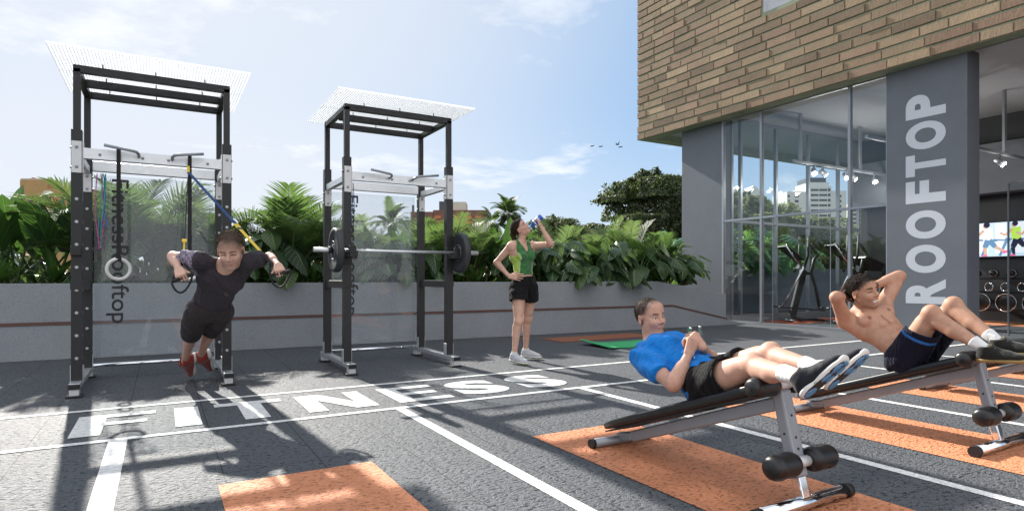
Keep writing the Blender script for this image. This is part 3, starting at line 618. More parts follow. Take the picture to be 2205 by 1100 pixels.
# barbell
bb = empty('barbell', (2.245, 6.24, 1.282), 0, 'steel barbell with two black bumper plates resting on the right rack', 'barbell')
MB().tube([(-0.66, 0, 0), (0.66, 0, 0)], 0.0145, 12).build('bar', M_alu, bb)
for s in (-1, 1):
    MB().tube([(s * 0.655, 0, 0), (s * 0.92, 0, 0)], 0.025, 14).build('sleeve', M_alu, bb)
    MB().tube([(s * 0.63, 0, 0), (s * 0.66, 0, 0)], 0.034, 14).build('collar', M_grey_steel, bb)
    MB().tube([(s * 0.735, 0, 0), (s * 0.775, 0, 0)], 0.036, 14).build('clip', M_rubber, bb)
    w = MB().lathe([(0.026, -0.034), (0.06, -0.034), (0.065, -0.024), (0.105, -0.022), (0.115, -0.03), (0.185, -0.03), (0.195, -0.034), (0.222, -0.03), (0.226, -0.02), (0.226, 0.02), (0.222, 0.03), (0.195, 0.034), (0.185, 0.03), (0.115, 0.03), (0.105, 0.022), (0.065, 0.024), (0.06, 0.034), (0.026, 0.034)], 48, 0, Matrix.Translation((s * 0.695, 0, 0)) @ Matrix.Rotation(R_(90), 4, 'Y')).build('bumper_plate', mat('bumper_rubber', (0.03, 0.032, 0.036), 0.5, 0, 0.2, 12, 0.1, 150, 0.001), bb)
    b = MB()
    for ss in (-1, 1): b.tube([(s * 0.695 + ss * 0.033, 0.092 * math.cos(a), 0.092 * math.sin(a)) for a in np.linspace(0, 2 * math.pi, 40)[:-1]], 0.003, 5, closed=True)
    b.build('ring_mark', M_grey_steel, w)
# gym rings
M_ring = mat('off_white_ring', (0.62, 0.62, 0.60), 0.5, 0, 0.08, 20)
M_strap = mat('black_webbing', (0.012, 0.012, 0.014), 0.8, 0, 0.3, 60, 0.2, 500, 0.001)
for x, lab in ((-0.315, 'off-white gym ring hanging on a black strap, the free one on the left'), (0.235, 'off-white gym ring hanging beside the leaning man\'s raised fist')):
    t = empty('gym_ring', (x, 6.315, 1.075), R_(14), lab, 'gym ring', 'gym rings in the left rack')
    MB().tube([(0.088 * math.cos(a), 0, 0.088 * math.sin(a)) for a in np.linspace(0, 2 * math.pi, 40)[:-1]], 0.0145, 12, closed=True).build('ring', M_ring, t)
    o = MB().box(-0.016, 0.016, -0.003, 0.003, 0.072, 1.05).box(-0.022, 0.022, -0.016, 0.016, 0.07, 0.11).build('strap', M_strap, t); o.rotation_euler.z = R_(-14)
# coloured cords hanging on the racks
cc = {'black': (0.02, 0.02, 0.02), 'blue': (0.03, 0.12, 0.42), 'pink': (0.5, 0.04, 0.3), 'green': (0.02, 0.35, 0.22)}
def cord(x, y, ztop, zbot, col, where, sw):
    pts = []
    for i in range(25):
        a = i / 24; u = 1 - abs(2 * a - 1)
        pts.append((x + (0.012 + 0.02 * math.sin(a * 9 + sw)) * (1 if a < .5 else -1), y + 0.03 * math.sin(a * 7 + sw * 2), ztop - (ztop - zbot) * math.sin(u * math.pi / 2)))
    o = MB().tube(pts, 0.0042, 6).build('resistance_band', mat(col + '_cord', cc[col], 0.5)); tag(o, 'thin %s exercise cord hanging in a loop %s' % (col, where), 'resistance band', 'resistance bands on the racks')
for k, (c, zb) in enumerate((('pink', 1.28), ('green', 1.3), ('blue', 1.5))): cord(-0.515 + 0.02 * k, 7.16, 2.02, zb, c, 'on the left post of the left rack', k * 1.7)
for k, (c, zb) in enumerate((('black', 1.45), ('blue', 1.2), ('pink', 1.6), ('green', 1.25))): cord(1.80, 6.56 + 0.1 * k, 2.03, zb, c, 'on the left side of the right rack', k * 1.3)
# ------------------------------------------------------------------ sit-up benches
def make_bench(xc, label):
    t = empty('sit_up_bench', (xc, 2.83, 0), 0, label, 'exercise bench', 'sit-up benches on the orange blocks')
    lf = MB().tube([(-0.205, 0, 0.032), (0.205, 0, 0.032)], 0.026, 16).build('low_foot', M_grey_steel, t)
    for s in (-1, 1): MB().tube([(s * 0.228, 0, 0.032), (s * 0.203, 0, 0.032)], 0.0275, 16).build('end_cap', M_rubber, lf)
    MB().bar((0, 0.01, 0.045), (0, -0.12, 0.075), 0.05, 0.05).bar((0, -0.1205, 0.075), (0, -1.1, 0.447), 0.052, 0.062).build('main_beam', M_grey_steel, t, 0.008)
    # padded board, tapering and rounded at the low end
    P0, P1 = V((0, 0.03, 0.112)), V((0, -1.12, 0.535)); d = (P1 - P0).normalized(); n = V((0, -d.z, d.y)); n = V((0, 0.345, 0.939)) if n.z < 0 else n
    b = MB(); secs = [(0.0, 0.105, 0.012), (0.02, 0.12, 0.02), (0.12, 0.14, 0.027), (0.4, 0.145, 0.028), (1.0, 0.145, 0.028), (1.16, 0.142, 0.027), (1.2, 0.13, 0.018)]
    K = 16; ring = []
    for s_, w, h in secs:
        r = []
        for k in range(K):
            a = 2 * math.pi * k / K; ca, sa = math.cos(a), math.sin(a); e = 0.35
            r.append(P0 + d * s_ + V((1, 0, 0)) * w * math.copysign(abs(ca) ** e, ca) + n * h * math.copysign(abs(sa) ** e, sa))
        ring.append(r)
    vs = [p for r in ring for p in r]; fs = [[i * K + k, i * K + (k + 1) % K, (i + 1) * K + (k + 1) % K, (i + 1) * K + k] for i in range(len(secs) - 1) for k in range(K)]
    fs += [list(range(K)), [(len(secs) - 1) * K + k for k in range(K)]]
    b.add(vs, fs, 0, True); bd = b.build('board', M_vinyl, t, 0.006)
    MB().bar(P0 + d * 0.03 - n * 0.030, P0 + d * 1.17 - n * 0.030, 0.25, 0.008, n).build('base_plate', M_rubber, bd)
    # post
    po = MB().bar((0, -1.09, 0.50), (0, -1.176, 0.135), 0.072, 0.055, (0, 1, 0)).build('post', M_grey_steel, t, 0.01)
    b = MB()
    for q in (0.3, 0.55, 0.68): b.tube([V((0.0, -1.09 - 0.086 * q, 0.50 - 0.365 * q)) + V((0, -0.0285, 0.0067)), V((0.0, -1.09 - 0.086 * q, 0.50 - 0.365 * q)) + V((0, -0.026, 0.0061))], 0.006, 8)
    for q in (0.5, 0.72): b.tube([V((-0.037, -1.09 - 0.086 * q, 0.50 - 0.365 * q)), V((-0.034, -1.09 - 0.086 * q, 0.50 - 0.365 * q))], 0.006, 8)
    b.build('pin_hole', M_rubber, po)
    MB().bar((0, -1.172, 0.15), (0, -1.20, 0.04), 0.052, 0.042, (0, 1, 0)).build('chrome_leg', M_chrome, t, 0.006)
    hf = MB().tube([(-0.29, -1.205, 0.033), (0.29, -1.205, 0.033)], 0.029, 20).build('high_foot', M_chrome, t)
    for s in (-1, 1): MB().tube([(s * 0.325, -1.205, 0.033), (s * 0.288, -1.205, 0.033)], 0.0315, 20).build('end_cap', M_rubber, hf)
    for z, y, r in ((0.525, -1.095, 0.047), (0.205, -1.19, 0.055)):
        MB().tube([(-0.21, y, z), (0.21, y, z)], 0.014, 10).tube([(-0.045, y, z), (0.045, y, z)], 0.024, 12).build('axle', M_plate, t)
        for s in (-1, 1):
            pr = [(0.0, 0.0), (0.6, 0.002), (0.85, 0.012), (0.97, 0.03), (1.0, 0.05), (0.93, 0.085), (1.0, 0.12), (0.97, 0.14), (0.85, 0.158), (0.6, 0.168), (0, 0.17)]
            MB().lathe([(a * r, c) for a, c in pr], 24, 0, Matrix.Translation((s * 0.042, y, z)) @ Matrix.Rotation(R_(90 * s), 4, 'Y')).build('foam_roller', M_vinyl, t)
    return t
make_bench(2.40, 'nearest sit-up bench, the one under the man in the blue T-shirt')
make_bench(4.235, 'sit-up bench under the shirtless man, second from the front')
make_bench(6.07, 'empty sit-up bench whose low end pokes out under the shirtless man\'s bench')
make_bench(7.87, 'farthest sit-up bench, only its low foot showing at the right edge')
# ------------------------------------------------------------------ mats and bottles
M_mat_brown = mat('brown_mat_foam', (0.24, 0.085, 0.045), 0.85, 0, 0.12, 20, 0.3, 250, 0.002)
M_mat_green = mat('green_mat_foam', (0.035, 0.36, 0.13), 0.75, 0, 0.1, 20, 0.3, 250, 0.002)
def ex_mat(x0, x1, y0, y1, fn, m, label):
    b = MB(); nx, ny = 40, 6; v = []
    for top in (1, 0):
        for i in range(nx + 1):
            for j in range(ny + 1):
                x = x0 + (x1 - x0) * i / nx; y = y0 + (y1 - y0) * j / ny; v.append((x, y, 0.002 + fn(i / nx, j / ny) + 0.009 * top))
    N = (nx + 1) * (ny + 1); f = []
    for i in range(nx):
        for j in range(ny):
            a = i * (ny + 1) + j; f.append([a, a + ny + 1, a + ny + 2, a + 1]); f.append([N + a, N + a + 1, N + a + ny + 2, N + a + ny + 1])
    for i in range(nx):
        for j in (0, ny): a = i * (ny + 1) + j; f.append([a, a + ny + 1, N + a + ny + 1, N + a])
    for j in range(ny):
        for i in (0, nx): a = i * (ny + 1) + j; f.append([a, a + 1, N + a + 1, N + a])
    b.add(v, f, 0, False); return tag(b.build('exercise_mat', m), label, 'mat')
ex_mat(5.38, 7.3, 7.72, 8.34, lambda u, v: 0.0, M_mat_brown, 'flat brown exercise mat lying next to the planter')
ex_mat(5.42, 7.3, 6.62, 7.34, lambda u, v: 0.075 * math.exp(-((u - 0.0) / 0.13) ** 2) * (0.25 + 0.75 * v) + 0.05 * math.exp(-((u - 0.42) / 0.12) ** 2) * (1 - v), M_mat_green, 'rumpled green exercise mat on the floor between the woman and the man in blue')
M_clear = mat_glass('clear_plastic', (0.80, 0.88, 0.88), 1.5, 1.0, 0.06)
def bottle(loc, label, green):
    t = empty('water_bottle', loc, 0, label, 'bottle', 'bottles on the floor behind the man in blue')
    MB().lathe([(0.0, 0.001), (0.033, 0.001), (0.036, 0.01), (0.036, 0.15), (0.033, 0.19), (0.02, 0.225), (0.016, 0.235)], 20).build('flask', M_clear, t)
    MB().lathe([(0.019, 0.236), (0.019, 0.268), (0.012, 0.272), (0, 0.272)], 16).build('cap', M_alu, t)
    if green: MB().box(-0.052, -0.037, -0.01, 0.01, 0.0, 0.275).build('sleeve', mat('green_sleeve', (0.02, 0.20, 0.11), 0.6), t, 0.004)
bottle((6.76, 6.40, 0), 'clear water bottle with a green sleeve strap, beside the man in blue', True); bottle((7.06, 6.50, 0), 'clear plain water bottle right of the one with the green strap', False)
# ------------------------------------------------------------------ bodies as smooth implicit surfaces
def nrm(v): v = np.asarray(v, float); return v / np.linalg.norm(v)
A_ = lambda *p: np.array(p, float)
class SDF:
    """list of rounded limbs and lumps, blended into one continuous surface"""
    def __init__(s): s.p = []
    def cone(s, a, b, ra, rb, k=0.02, sub=False, cut=False): s.p.append(('c', A_(*a), A_(*b), ra, rb, k, sub, cut)); return s
    def ell(s, c, r, R=None, k=0.02, sub=False): s.p.append(('e', A_(*c), A_(*r), np.eye(3) if R is None else R, k, sub)); return s
    def plane(s, c, n, k=0.004): s.p.append(('p', A_(*c), nrm(n), k)); return s      # keep the side opposite to n
    def warp(s, fn): s.p.append(('w', fn)); return s
    def grid(s, h, pad=0.03, T=0.05):
        lo = np.full(3, 1e9); hi = -lo
        for q in s.p:
            if q[0] == 'c' and not q[6]: m = max(q[3], q[4]); lo = np.minimum(lo, np.minimum(q[1], q[2]) - m); hi = np.maximum(hi, np.maximum(q[1], q[2]) + m)
            if q[0] == 'e' and not q[5]: m = q[2].max(); lo = np.minimum(lo, q[1] - m); hi = np.maximum(hi, q[1] + m)
        lo -= pad; hi += pad; n = np.ceil((hi - lo) / h).astype(int) + 1
        D = np.full(n, T, np.float32); ax = [(lo[i] + h * np.arange(n[i])).astype(np.float32) for i in range(3)]
        for q in s.p:
            if q[0] == 'p':
                d = ((ax[0] - q[1][0]) * q[2][0])[:, None, None] + ((ax[1] - q[1][1]) * q[2][1])[None, :, None] + ((ax[2] - q[1][2]) * q[2][2])[None, None, :]
                D = np.maximum(D, d.astype(np.float32)); continue
            if q[0] == 'w':
                P = np.stack(np.meshgrid(*ax, indexing='ij'), -1); D = (D + q[1](P)).astype(np.float32); continue
            if q[0] == 'c': m = max(q[3], q[4]) + T; l = np.minimum(q[1], q[2]) - m; u = np.maximum(q[1], q[2]) + m
            else: m = q[2].max() + T; l = q[1] - m; u = q[1] + m
            i0 = np.maximum(np.floor((l - lo) / h).astype(int), 0); i1 = np.minimum(np.ceil((u - lo) / h).astype(int) + 1, n)
            if (i1 <= i0).any(): continue
            sl = tuple(slice(a, b) for a, b in zip(i0, i1))
            X, Y, Z = np.meshgrid(ax[0][sl[0]], ax[1][sl[1]], ax[2][sl[2]], indexing='ij')
            if q[0] == 'c':
                a, b = q[1], q[2]; ba = b - a; L2 = max(ba @ ba, 1e-9)
                px, py, pz = X - a[0], Y - a[1], Z - a[2]; t = (px * ba[0] + py * ba[1] + pz * ba[2]) / L2; tc = np.clip(t, 0, 1)
                d = np.sqrt((px - ba[0] * tc) ** 2 + (py - ba[1] * tc) ** 2 + (pz - ba[2] * tc) ** 2) - (q[3] + (q[4] - q[3]) * tc)
                if q[7]: d = np.maximum(d, (t - 1) * math.sqrt(L2))
                k, sub = q[5], q[6]
            else:
                c, r, R = q[1], q[2], q[3]; qx = X - c[0]; qy = Y - c[1]; qz = Z - c[2]
                u = (qx * R[0, 0] + qy * R[1, 0] + qz * R[2, 0], qx * R[0, 1] + qy * R[1, 1] + qz * R[2, 1], qx * R[0, 2] + qy * R[1, 2] + qz * R[2, 2])
                k0 = np.sqrt((u[0] / r[0]) ** 2 + (u[1] / r[1]) ** 2 + (u[2] / r[2]) ** 2); k1 = np.sqrt((u[0] / r[0] ** 2) ** 2 + (u[1] / r[1] ** 2) ** 2 + (u[2] / r[2] ** 2) ** 2) + 1e-9
                d = k0 * (k0 - 1) / k1; k, sub = q[4], q[5]
            S = D[sl]
            if sub:
                d = -d; hh = np.clip(0.5 - 0.5 * (S - d) / k, 0, 1); D[sl] = S + (d - S) * hh + k * hh * (1 - hh)
            else:
                hh = np.clip(0.5 + 0.5 * (S - d) / k, 0, 1); D[sl] = np.minimum(S + (d - S) * hh - k * hh * (1 - hh), T)
        return D, lo, h
    def mesh(s, name, m, h=0.005, color=None, pad=0.03):
        D, lo, h = s.grid(h, pad); n = np.array(D.shape); I = D < 0
        c8 = np.zeros(n - 1, np.int8)
        for i in (0, 1):
            for j in (0, 1):
                for k in (0, 1): c8 += I[i:n[0] - 1 + i, j:n[1] - 1 + j, k:n[2] - 1 + k]
        act = np.argwhere((c8 > 0) & (c8 < 8)); idx = np.full(n - 1, -1, np.int32); idx[tuple(act.T)] = np.arange(len(act))
        acc = np.zeros((len(act), 3)); cnt = np.zeros(len(act))
        for ax_ in range(3):
            o = [a for a in range(3) if a != ax_]
            for i in (0, 1):
                for j in (0, 1):
                    p = act.copy(); p[:, o[0]] += i; p[:, o[1]] += j; q = p.copy(); q[:, ax_] += 1
                    d0 = D[tuple(p.T)]; d1 = D[tuple(q.T)]; cr = (d0 < 0) != (d1 < 0); t = np.where(cr, d0 / np.where(cr, d0 - d1, 1), 0)
                    pos = p.astype(float); pos[:, ax_] += t; acc[cr] += pos[cr]; cnt[cr] += 1
        v = lo + (acc / np.maximum(cnt, 1)[:, None]) * h
        faces = []
        for ax_ in range(3):
            o = [a for a in range(3) if a != ax_]; sl0 = [slice(1, -1)] * 3; sl1 = [slice(1, -1)] * 3
            sl0[ax_] = slice(0, -1); sl1[ax_] = slice(1, None)
            a0 = I[tuple(sl0)]; a1 = I[tuple(sl1)]
            for flip, msk in ((False, a0 & ~a1), (True, ~a0 & a1)):
                e = np.argwhere(msk)
                if not len(e): continue
                e[:, o[0]] += 1; e[:, o[1]] += 1
                qd = []
                for di, dj in ((-1, -1), (0, -1), (0, 0), (-1, 0)):
                    w = e.copy(); w[:, o[0]] += di; w[:, o[1]] += dj; qd.append(idx[tuple(w.T)])
                qd = np.stack(qd, 1)
                if flip ^ (ax_ == 1): qd = qd[:, ::-1]
                faces.append(qd)
        f = np.concatenate(faces); f = f[(f >= 0).all(1)]
        me = bpy.data.meshes.new(name); me.vertices.add(len(v)); me.vertices.foreach_set('co', v.astype(np.float32).ravel())
        me.loops.add(f.size); me.loops.foreach_set('vertex_index', f.astype(np.int32).ravel()); me.polygons.add(len(f))
        me.polygons.foreach_set('loop_start', np.arange(0, f.size, 4, dtype=np.int32)); me.polygons.foreach_set('loop_total', np.full(len(f), 4, np.int32))
        me.polygons.foreach_set('use_smooth', np.ones(len(f), bool)); me.update(calc_edges=True); me.materials.append(m)
        if color is not None:
            ca = me.color_attributes.new('Col', 'FLOAT_COLOR', 'POINT'); arr = np.ones((len(v), 4), np.float32); arr[:, :3] = color(v); ca.data.foreach_set('color', arr.ravel())
        return me
def mat_skin():
    m, t = new_mat('skin'); p = t.p; at = t.add('Attribute', attribute_name='Col'); g = t.add('TexCoord').outputs['Object']
    n = t.noise(28, 4, 0.6, g); c = t.mix(n.outputs['Fac'], (0.78, 0.72, 0.70), (1.2, 1.22, 1.22)); c = t.mix(1.0, at.outputs['Color'], c, 'MULTIPLY'); c = t.mix(1.0, c, t.mix(t.noise(9, 3, 0.6, g).outputs['Fac'], (0.86, 0.78, 0.76), (1.12, 1.14, 1.14)), 'MULTIPLY'); sp = t.ramp(t.noise(260, 2, 0.6, g).outputs['Fac'], (0.60, (1, 1, 1)), (0.70, (0.72, 0.62, 0.58))); c = t.mix(1.0, c, sp.outputs[0], 'MULTIPLY')
    t.link(c, p.inputs['Base Color']); p.inputs['Roughness'].default_value = 0.56; p.inputs['Specular IOR Level'].default_value = 0.32
    p.inputs['Subsurface Weight'].default_value = 0.07; p.inputs['Subsurface Radius'].default_value = (0.02, 0.008, 0.004); p.inputs['Subsurface Scale'].default_value = 0.4
    t.link(t.bump(t.noise(420, 3, 0.6, g).outputs['Fac'], 0.25, 0.002), p.inputs['Normal']); return m
def mat_cloth(name, col=None, sheen=0.04, rough=0.85, bscale=900, wr_=1.0):
    m, t = new_mat(name); p = t.p; g = t.add('TexCoord').outputs['Object']
    if col is None: base = t.add('Attribute', attribute_name='Col').outputs['Color']
    else: r = t.add('RGB'); r.outputs[0].default_value = (*col, 1); base = r.outputs[0]
    n = t.noise(22, 4, 0.6, g); c = t.mix(1.0, base, t.mix(n.outputs['Fac'], (0.85, 0.85, 0.85), (1.15, 1.15, 1.15)), 'MULTIPLY')
    t.link(c, p.inputs['Base Color']); p.inputs['Roughness'].default_value = rough; p.inputs['Sheen Weight'].default_value = sheen; p.inputs['Specular IOR Level'].default_value = 0.12
    wr = t.noise(19, 3, 0.55, g); mp = t.add('Mapping'); mp.inputs['Rotation'].default_value = (0.5, 0.3, 0.9); mp.inputs['Scale'].default_value = (1, 3.2, 1.2); t.link(g, mp.inputs[0]); w2 = t.noise(9, 3, 0.5, mp.outputs[0]); nb = t.bump(t.math('ADD', wr.outputs['Fac'], t.math('MULTIPLY', t.ramp(w2.outputs['Fac'], (0.38, (0, 0, 0)), (0.60, (1, 1, 1))).outputs[0], 1.2)), 0.5 * wr_, 0.022)
    t.link(t.bump(t.noise(bscale, 2, 0.5, g).outputs['Fac'], 0.2, 0.001, nb), p.inputs['Normal']); return m
def mat_hair(name, col):
    m, t = new_mat(name); p = t.p; g = t.add('TexCoord').outputs['Object']
    mp = t.add('Mapping'); mp.inputs['Scale'].default_value = (1, 1, 0.35); t.link(g, mp.inputs[0]); n = t.noise(150, 4, 0.7, mp.outputs[0])
    t.link(t.mix(n.outputs['Fac'], tuple(c * 0.5 for c in col), tuple(c * 1.6 for c in col)), p.inputs['Base Color']); p.inputs['Roughness'].default_value = 0.75; p.inputs['Specular IOR Level'].default_value = 0.2
    t.link(t.bump(n.outputs['Fac'], 0.6, 0.004), p.inputs['Normal']); return m
M_skin = mat_skin(); M_sock = mat_cloth('white_sock', (0.75, 0.75, 0.74), wr_=0.25); M_eye = mat('eye_white', (0.72, 0.70, 0.68), 0.15); M_iris = mat('dark_iris', (0.05, 0.045, 0.04), 0.1)
M_teeth = mat('teeth', (0.75, 0.72, 0.66), 0.25)

def frame(f, u):
    f = nrm(f); u = np.asarray(u, float); u = nrm(u - f * (u @ f)); s = np.cross(u, f); return f, u, s      # forward, up, left
class Head:
    def __init__(h, c, f, u, S=1.0, female=False): h.c = A_(*c); h.f, h.u, h.s = frame(f, u); h.S = S; h.R = np.stack([h.f, h.s, h.u], 1); h.fem = female
    def P(h, f, s, u): return h.c + (h.f * f + h.s * s + h.u * u) * h.S
    def local(h, v): return ((v - h.c) @ h.R) / h.S                # columns f, s, u
    def sdf(h, d, neck, nr=0.058, grin=False):
        S, R, P = h.S, h.R, h.P; E = lambda f, s, u, r, k=0.012, sub=False: d.ell(P(f, s, u), np.array(r) * S, R, k * S, sub)
        j = 0.92 if h.fem else 1.0
        d.cone(neck, P(-0.012, 0, -0.06), nr * S * j, 0.054 * S * j, 0.03)
        E(-0.014, 0, 0.036, (0.096, 0.076, 0.088), 0.02); E(0.022, 0, -0.03, (0.066, 0.061 * j, 0.082), 0.025); E(0.058, 0, -0.094, (0.03, 0.028 * j, 0.022), 0.025)
        for q in (-1, 1):
            E(0.012, q * 0.045 * j, -0.062, (0.03, 0.017, 0.028), 0.022); E(0.056, q * 0.036, -0.026, (0.026, 0.023, 0.022), 0.02)
            d.cone(P(0.079, q * 0.012, 0.024), P(0.064, q * 0.046, 0.024), 0.010 * S * j, 0.008 * S, 0.014 * S)
        E(0.055, 0, 0.06, (0.034, 0.052, 0.038), 0.03)
        for q in (-1, 1): d.ell(P(0.09, q * 0.031, 0.003), np.array((0.017, 0.017, 0.0115)) * S, R, 0.012 * S, True)
        for q in (-1, 1):     # lids
            E(0.0645, q * 0.031, 0.0065, (0.0155, 0.0165, 0.0072), 0.003); E(0.0645, q * 0.031, -0.008, (0.0145, 0.0155, 0.005), 0.004)
        d.cone(P(0.081, 0, 0.018), P(0.103, 0, -0.024), 0.0075 * S, 0.0105 * S, 0.012 * S)
        for q in (-1, 1): E(0.090, q * 0.0115, -0.030, (0.012, 0.0085, 0.008), 0.007)
        if grin:
            E(0.080, 0, -0.054, (0.010, 0.030, 0.006), 0.006); E(0.077, 0, -0.081, (0.010, 0.026, 0.007), 0.006)
            d.ell(P(0.088, 0, -0.067), np.array((0.017, 0.027, 0.0085)) * S, R, 0.004 * S, True)
        else:
            E(0.0815, 0, -0.0595, (0.0095, 0.024, 0.0058), 0.006); E(0.0795, 0, -0.0725, (0.0095, 0.020, 0.0062), 0.006)
            d.cone(P(0.095, -0.02, -0.066), P(0.095, 0.02, -0.066), 0.0028 * S, 0.0028 * S, 0.003 * S, True)
        for q in (-1, 1):
            Rr = R @ np.array(Matrix.Rotation(q * 0.35, 3, 'Z')) @ np.array(Matrix.Rotation(-0.15, 3, 'Y'))
            d.ell(P(-0.012, q * 0.079, -0.006), np.array((0.018, 0.0075, 0.031)) * S, Rr, 0.006 * S); d.ell(P(-0.006, q * 0.087, -0.004), np.array((0.009, 0.006, 0.018)) * S, Rr, 0.004 * S, True)
        return d
    def tint(h, v, base, lips=(0.36, 0.13, 0.11), brow=None, scalp=None, stubble=0.0, hl=None, lash=0.0):
        q = h.local(v); c = np.tile(np.array(base, float), (len(v), 1)); near = np.linalg.norm(q, axis=1) < 0.2
        def blend(mask, col, a): c[mask] = c[mask] * (1 - a) + np.array(col) * a
        fr = near & (q[:, 0] > 0.03)
        if stubble:
            al = (np.clip((-0.028 - q[:, 2] - 0.012 * np.clip((q[:, 0] - 0.05) / 0.03, 0, 1)) / 0.022, 0, 1) * np.clip((q[:, 0] + 0.025) / 0.025, 0, 1) * np.clip((q[:, 2] + 0.135) / 0.03, 0, 1) * near)[:, None] * stubble; c = c * (1 - al) + np.array((0.13, 0.09, 0.07)) * al
        blend(fr & (np.abs(q[:, 1]) < 0.024) & (np.abs(q[:, 2] + 0.066) < 0.0115) & (q[:, 0] > 0.07), lips, 0.36)
        if brow is not None:
            w = np.abs(q[:, 1]); yy = 0.0255 + 0.10 * (0.03 - np.abs(w - 0.03)) * 1.0 - 0.002
            blend(fr & (w > 0.011) & (w < 0.049) & (np.abs(q[:, 2] - yy) < 0.0052), brow, 0.88)
        for s_ in (-1, 1): blend(fr & (np.linalg.norm(q - np.array((0.086, s_ * 0.0075, -0.036)), axis=1) < 0.006), (0.06, 0.02, 0.015), 0.8)
        blend(near & (q[:, 0] < 0.02) & (np.abs(q[:, 1]) > 0.076) & (np.abs(q[:, 2]) < 0.03), (0.5, 0.2, 0.15), 0.25)
        if hl:
            a, b, off, soft, colr, amt = hl; g_ = a * q[:, 0] + b * q[:, 2] - off + 0.004 * np.sin(q[:, 1] * 160) * np.sin(q[:, 0] * 140 + q[:, 2] * 120)
            al = np.clip((g_ + soft) / soft, 0, 1)[:, None] * amt * (near & (q[:, 2] > -0.075) & ~((np.abs(q[:, 1]) > 0.070) & (q[:, 2] < 0.028) & (q[:, 0] > -0.035)))[:, None]; c = c * (1 - al) + np.array(colr) * al
        if lash:
            for s_ in (-1, 1): k = fr & (np.abs(q[:, 1] - s_ * 0.031) < 0.0165) & (np.abs(q[:, 2] - 0.001 + 8 * (q[:, 1] - s_ * 0.031) ** 2) < 0.0042); blend(k, (0.05, 0.03, 0.025), lash)
        return c
    def strands(h, par, m, n, reg, length, comb, w=0.0022, lift=0.006, seed=1):
        r = np.random.default_rng(seed); b = MB(); k = 0; S = h.S
        while k < n:
            d = r.normal(size=3); d /= np.linalg.norm(d); p = np.array((-0.014, 0, 0.036)) + d * np.array((0.096, 0.076, 0.088))
            if p[0] > 0.045: p = p + np.array((0.010, 0, 0.002)) * min(1, (p[0] - 0.045) / 0.02)
            if reg(p, r) < r.random(): continue
            nn = d / np.array((0.096, 0.076, 0.088)); nn /= np.linalg.norm(nn); cb = np.array(comb(p)); t = cb - nn * (cb @ nn); t = t / (np.linalg.norm(t) + 1e-6); L = length(p) * r.uniform(0.6, 1.2)
            s = np.cross(nn, t) + r.normal(size=3) * 0.25; s /= np.linalg.norm(s); p0 = p + nn * lift * 0.3; p1 = p0 + t * L * 0.5 + nn * (lift + L * 0.28) + r.normal(size=3) * L * 0.10; p2 = p0 + t * L + nn * (lift + L * 0.25) + r.normal(size=3) * L * 0.16
            b.add([h.P(*(p0 - s * w)), h.P(*(p0 + s * w)), h.P(*(p1 + s * w * .8)), h.P(*(p1 - s * w * .8)), h.P(*p2)], [(0, 1, 2, 3), (3, 2, 4)], 0, True); k += 1
        return b.build('strands', m, par)
    def eyes(h, par, gaze=(1, 0, 0), open_=True):
        for q in (-1, 1):
            o = MB(); M = Matrix.Translation(V(h.P(0.0665, q * 0.031, -0.001))) @ Matrix(np.array(h.R).tolist()).to_4x4() @ Matrix.Scale(h.S, 4)
            if not open_: continue
            o.sphere((0, 0, 0), 0.0125, 16, 12, 0, M=M); g = V(gaze).normalized(); 
            o.sphere(tuple(g * 0.0088), 0.0056, 12, 8, 1, M=M); o.build('eye', [M_eye, M_iris], par)
    def hair(h, par, m, thick=0.010, a=-0.6, b=0.8, off=0.012, amp=0.003, name='hair', extra=None, seed=0.0, top=0.0):
        d = SDF(); S, R, P = h.S, h.R, h.P
        d.ell(P(-0.014, 0, 0.036), np.array((0.096 + thick, 0.076 + thick * 0.75, 0.088 + thick)) * S, R); d.ell(P(0.046, 0, 0.064), np.array((0.030 + thick, 0.046 + thick * .6, 0.028 + thick)) * S, R, 0.03)
        if top: d.ell(P(0.02, 0, 0.105), np.array((0.07, 0.058, 0.028 + top)) * S, R, 0.03)
        n = (h.f * -a + h.u * -b); d.plane(h.c + (h.f * a + h.u * b) * off * S / (a * a + b * b), n)
        if extra: extra(d)
        def wv(Pn):
            q = (Pn - h.c) @ R / S; return amp * (np.sin(q[..., 0] * 190 + 3 * np.sin(q[..., 1] * 70 + seed)) * np.sin(q[..., 1] * 170 + 2 * np.sin(q[..., 2] * 90)) + 0.6 * np.sin(q[..., 2] * 230 + q[..., 0] * 120))
        d.warp(wv); return mesh_obj(name, d.mesh(name, m, 0.0045 * S), par)
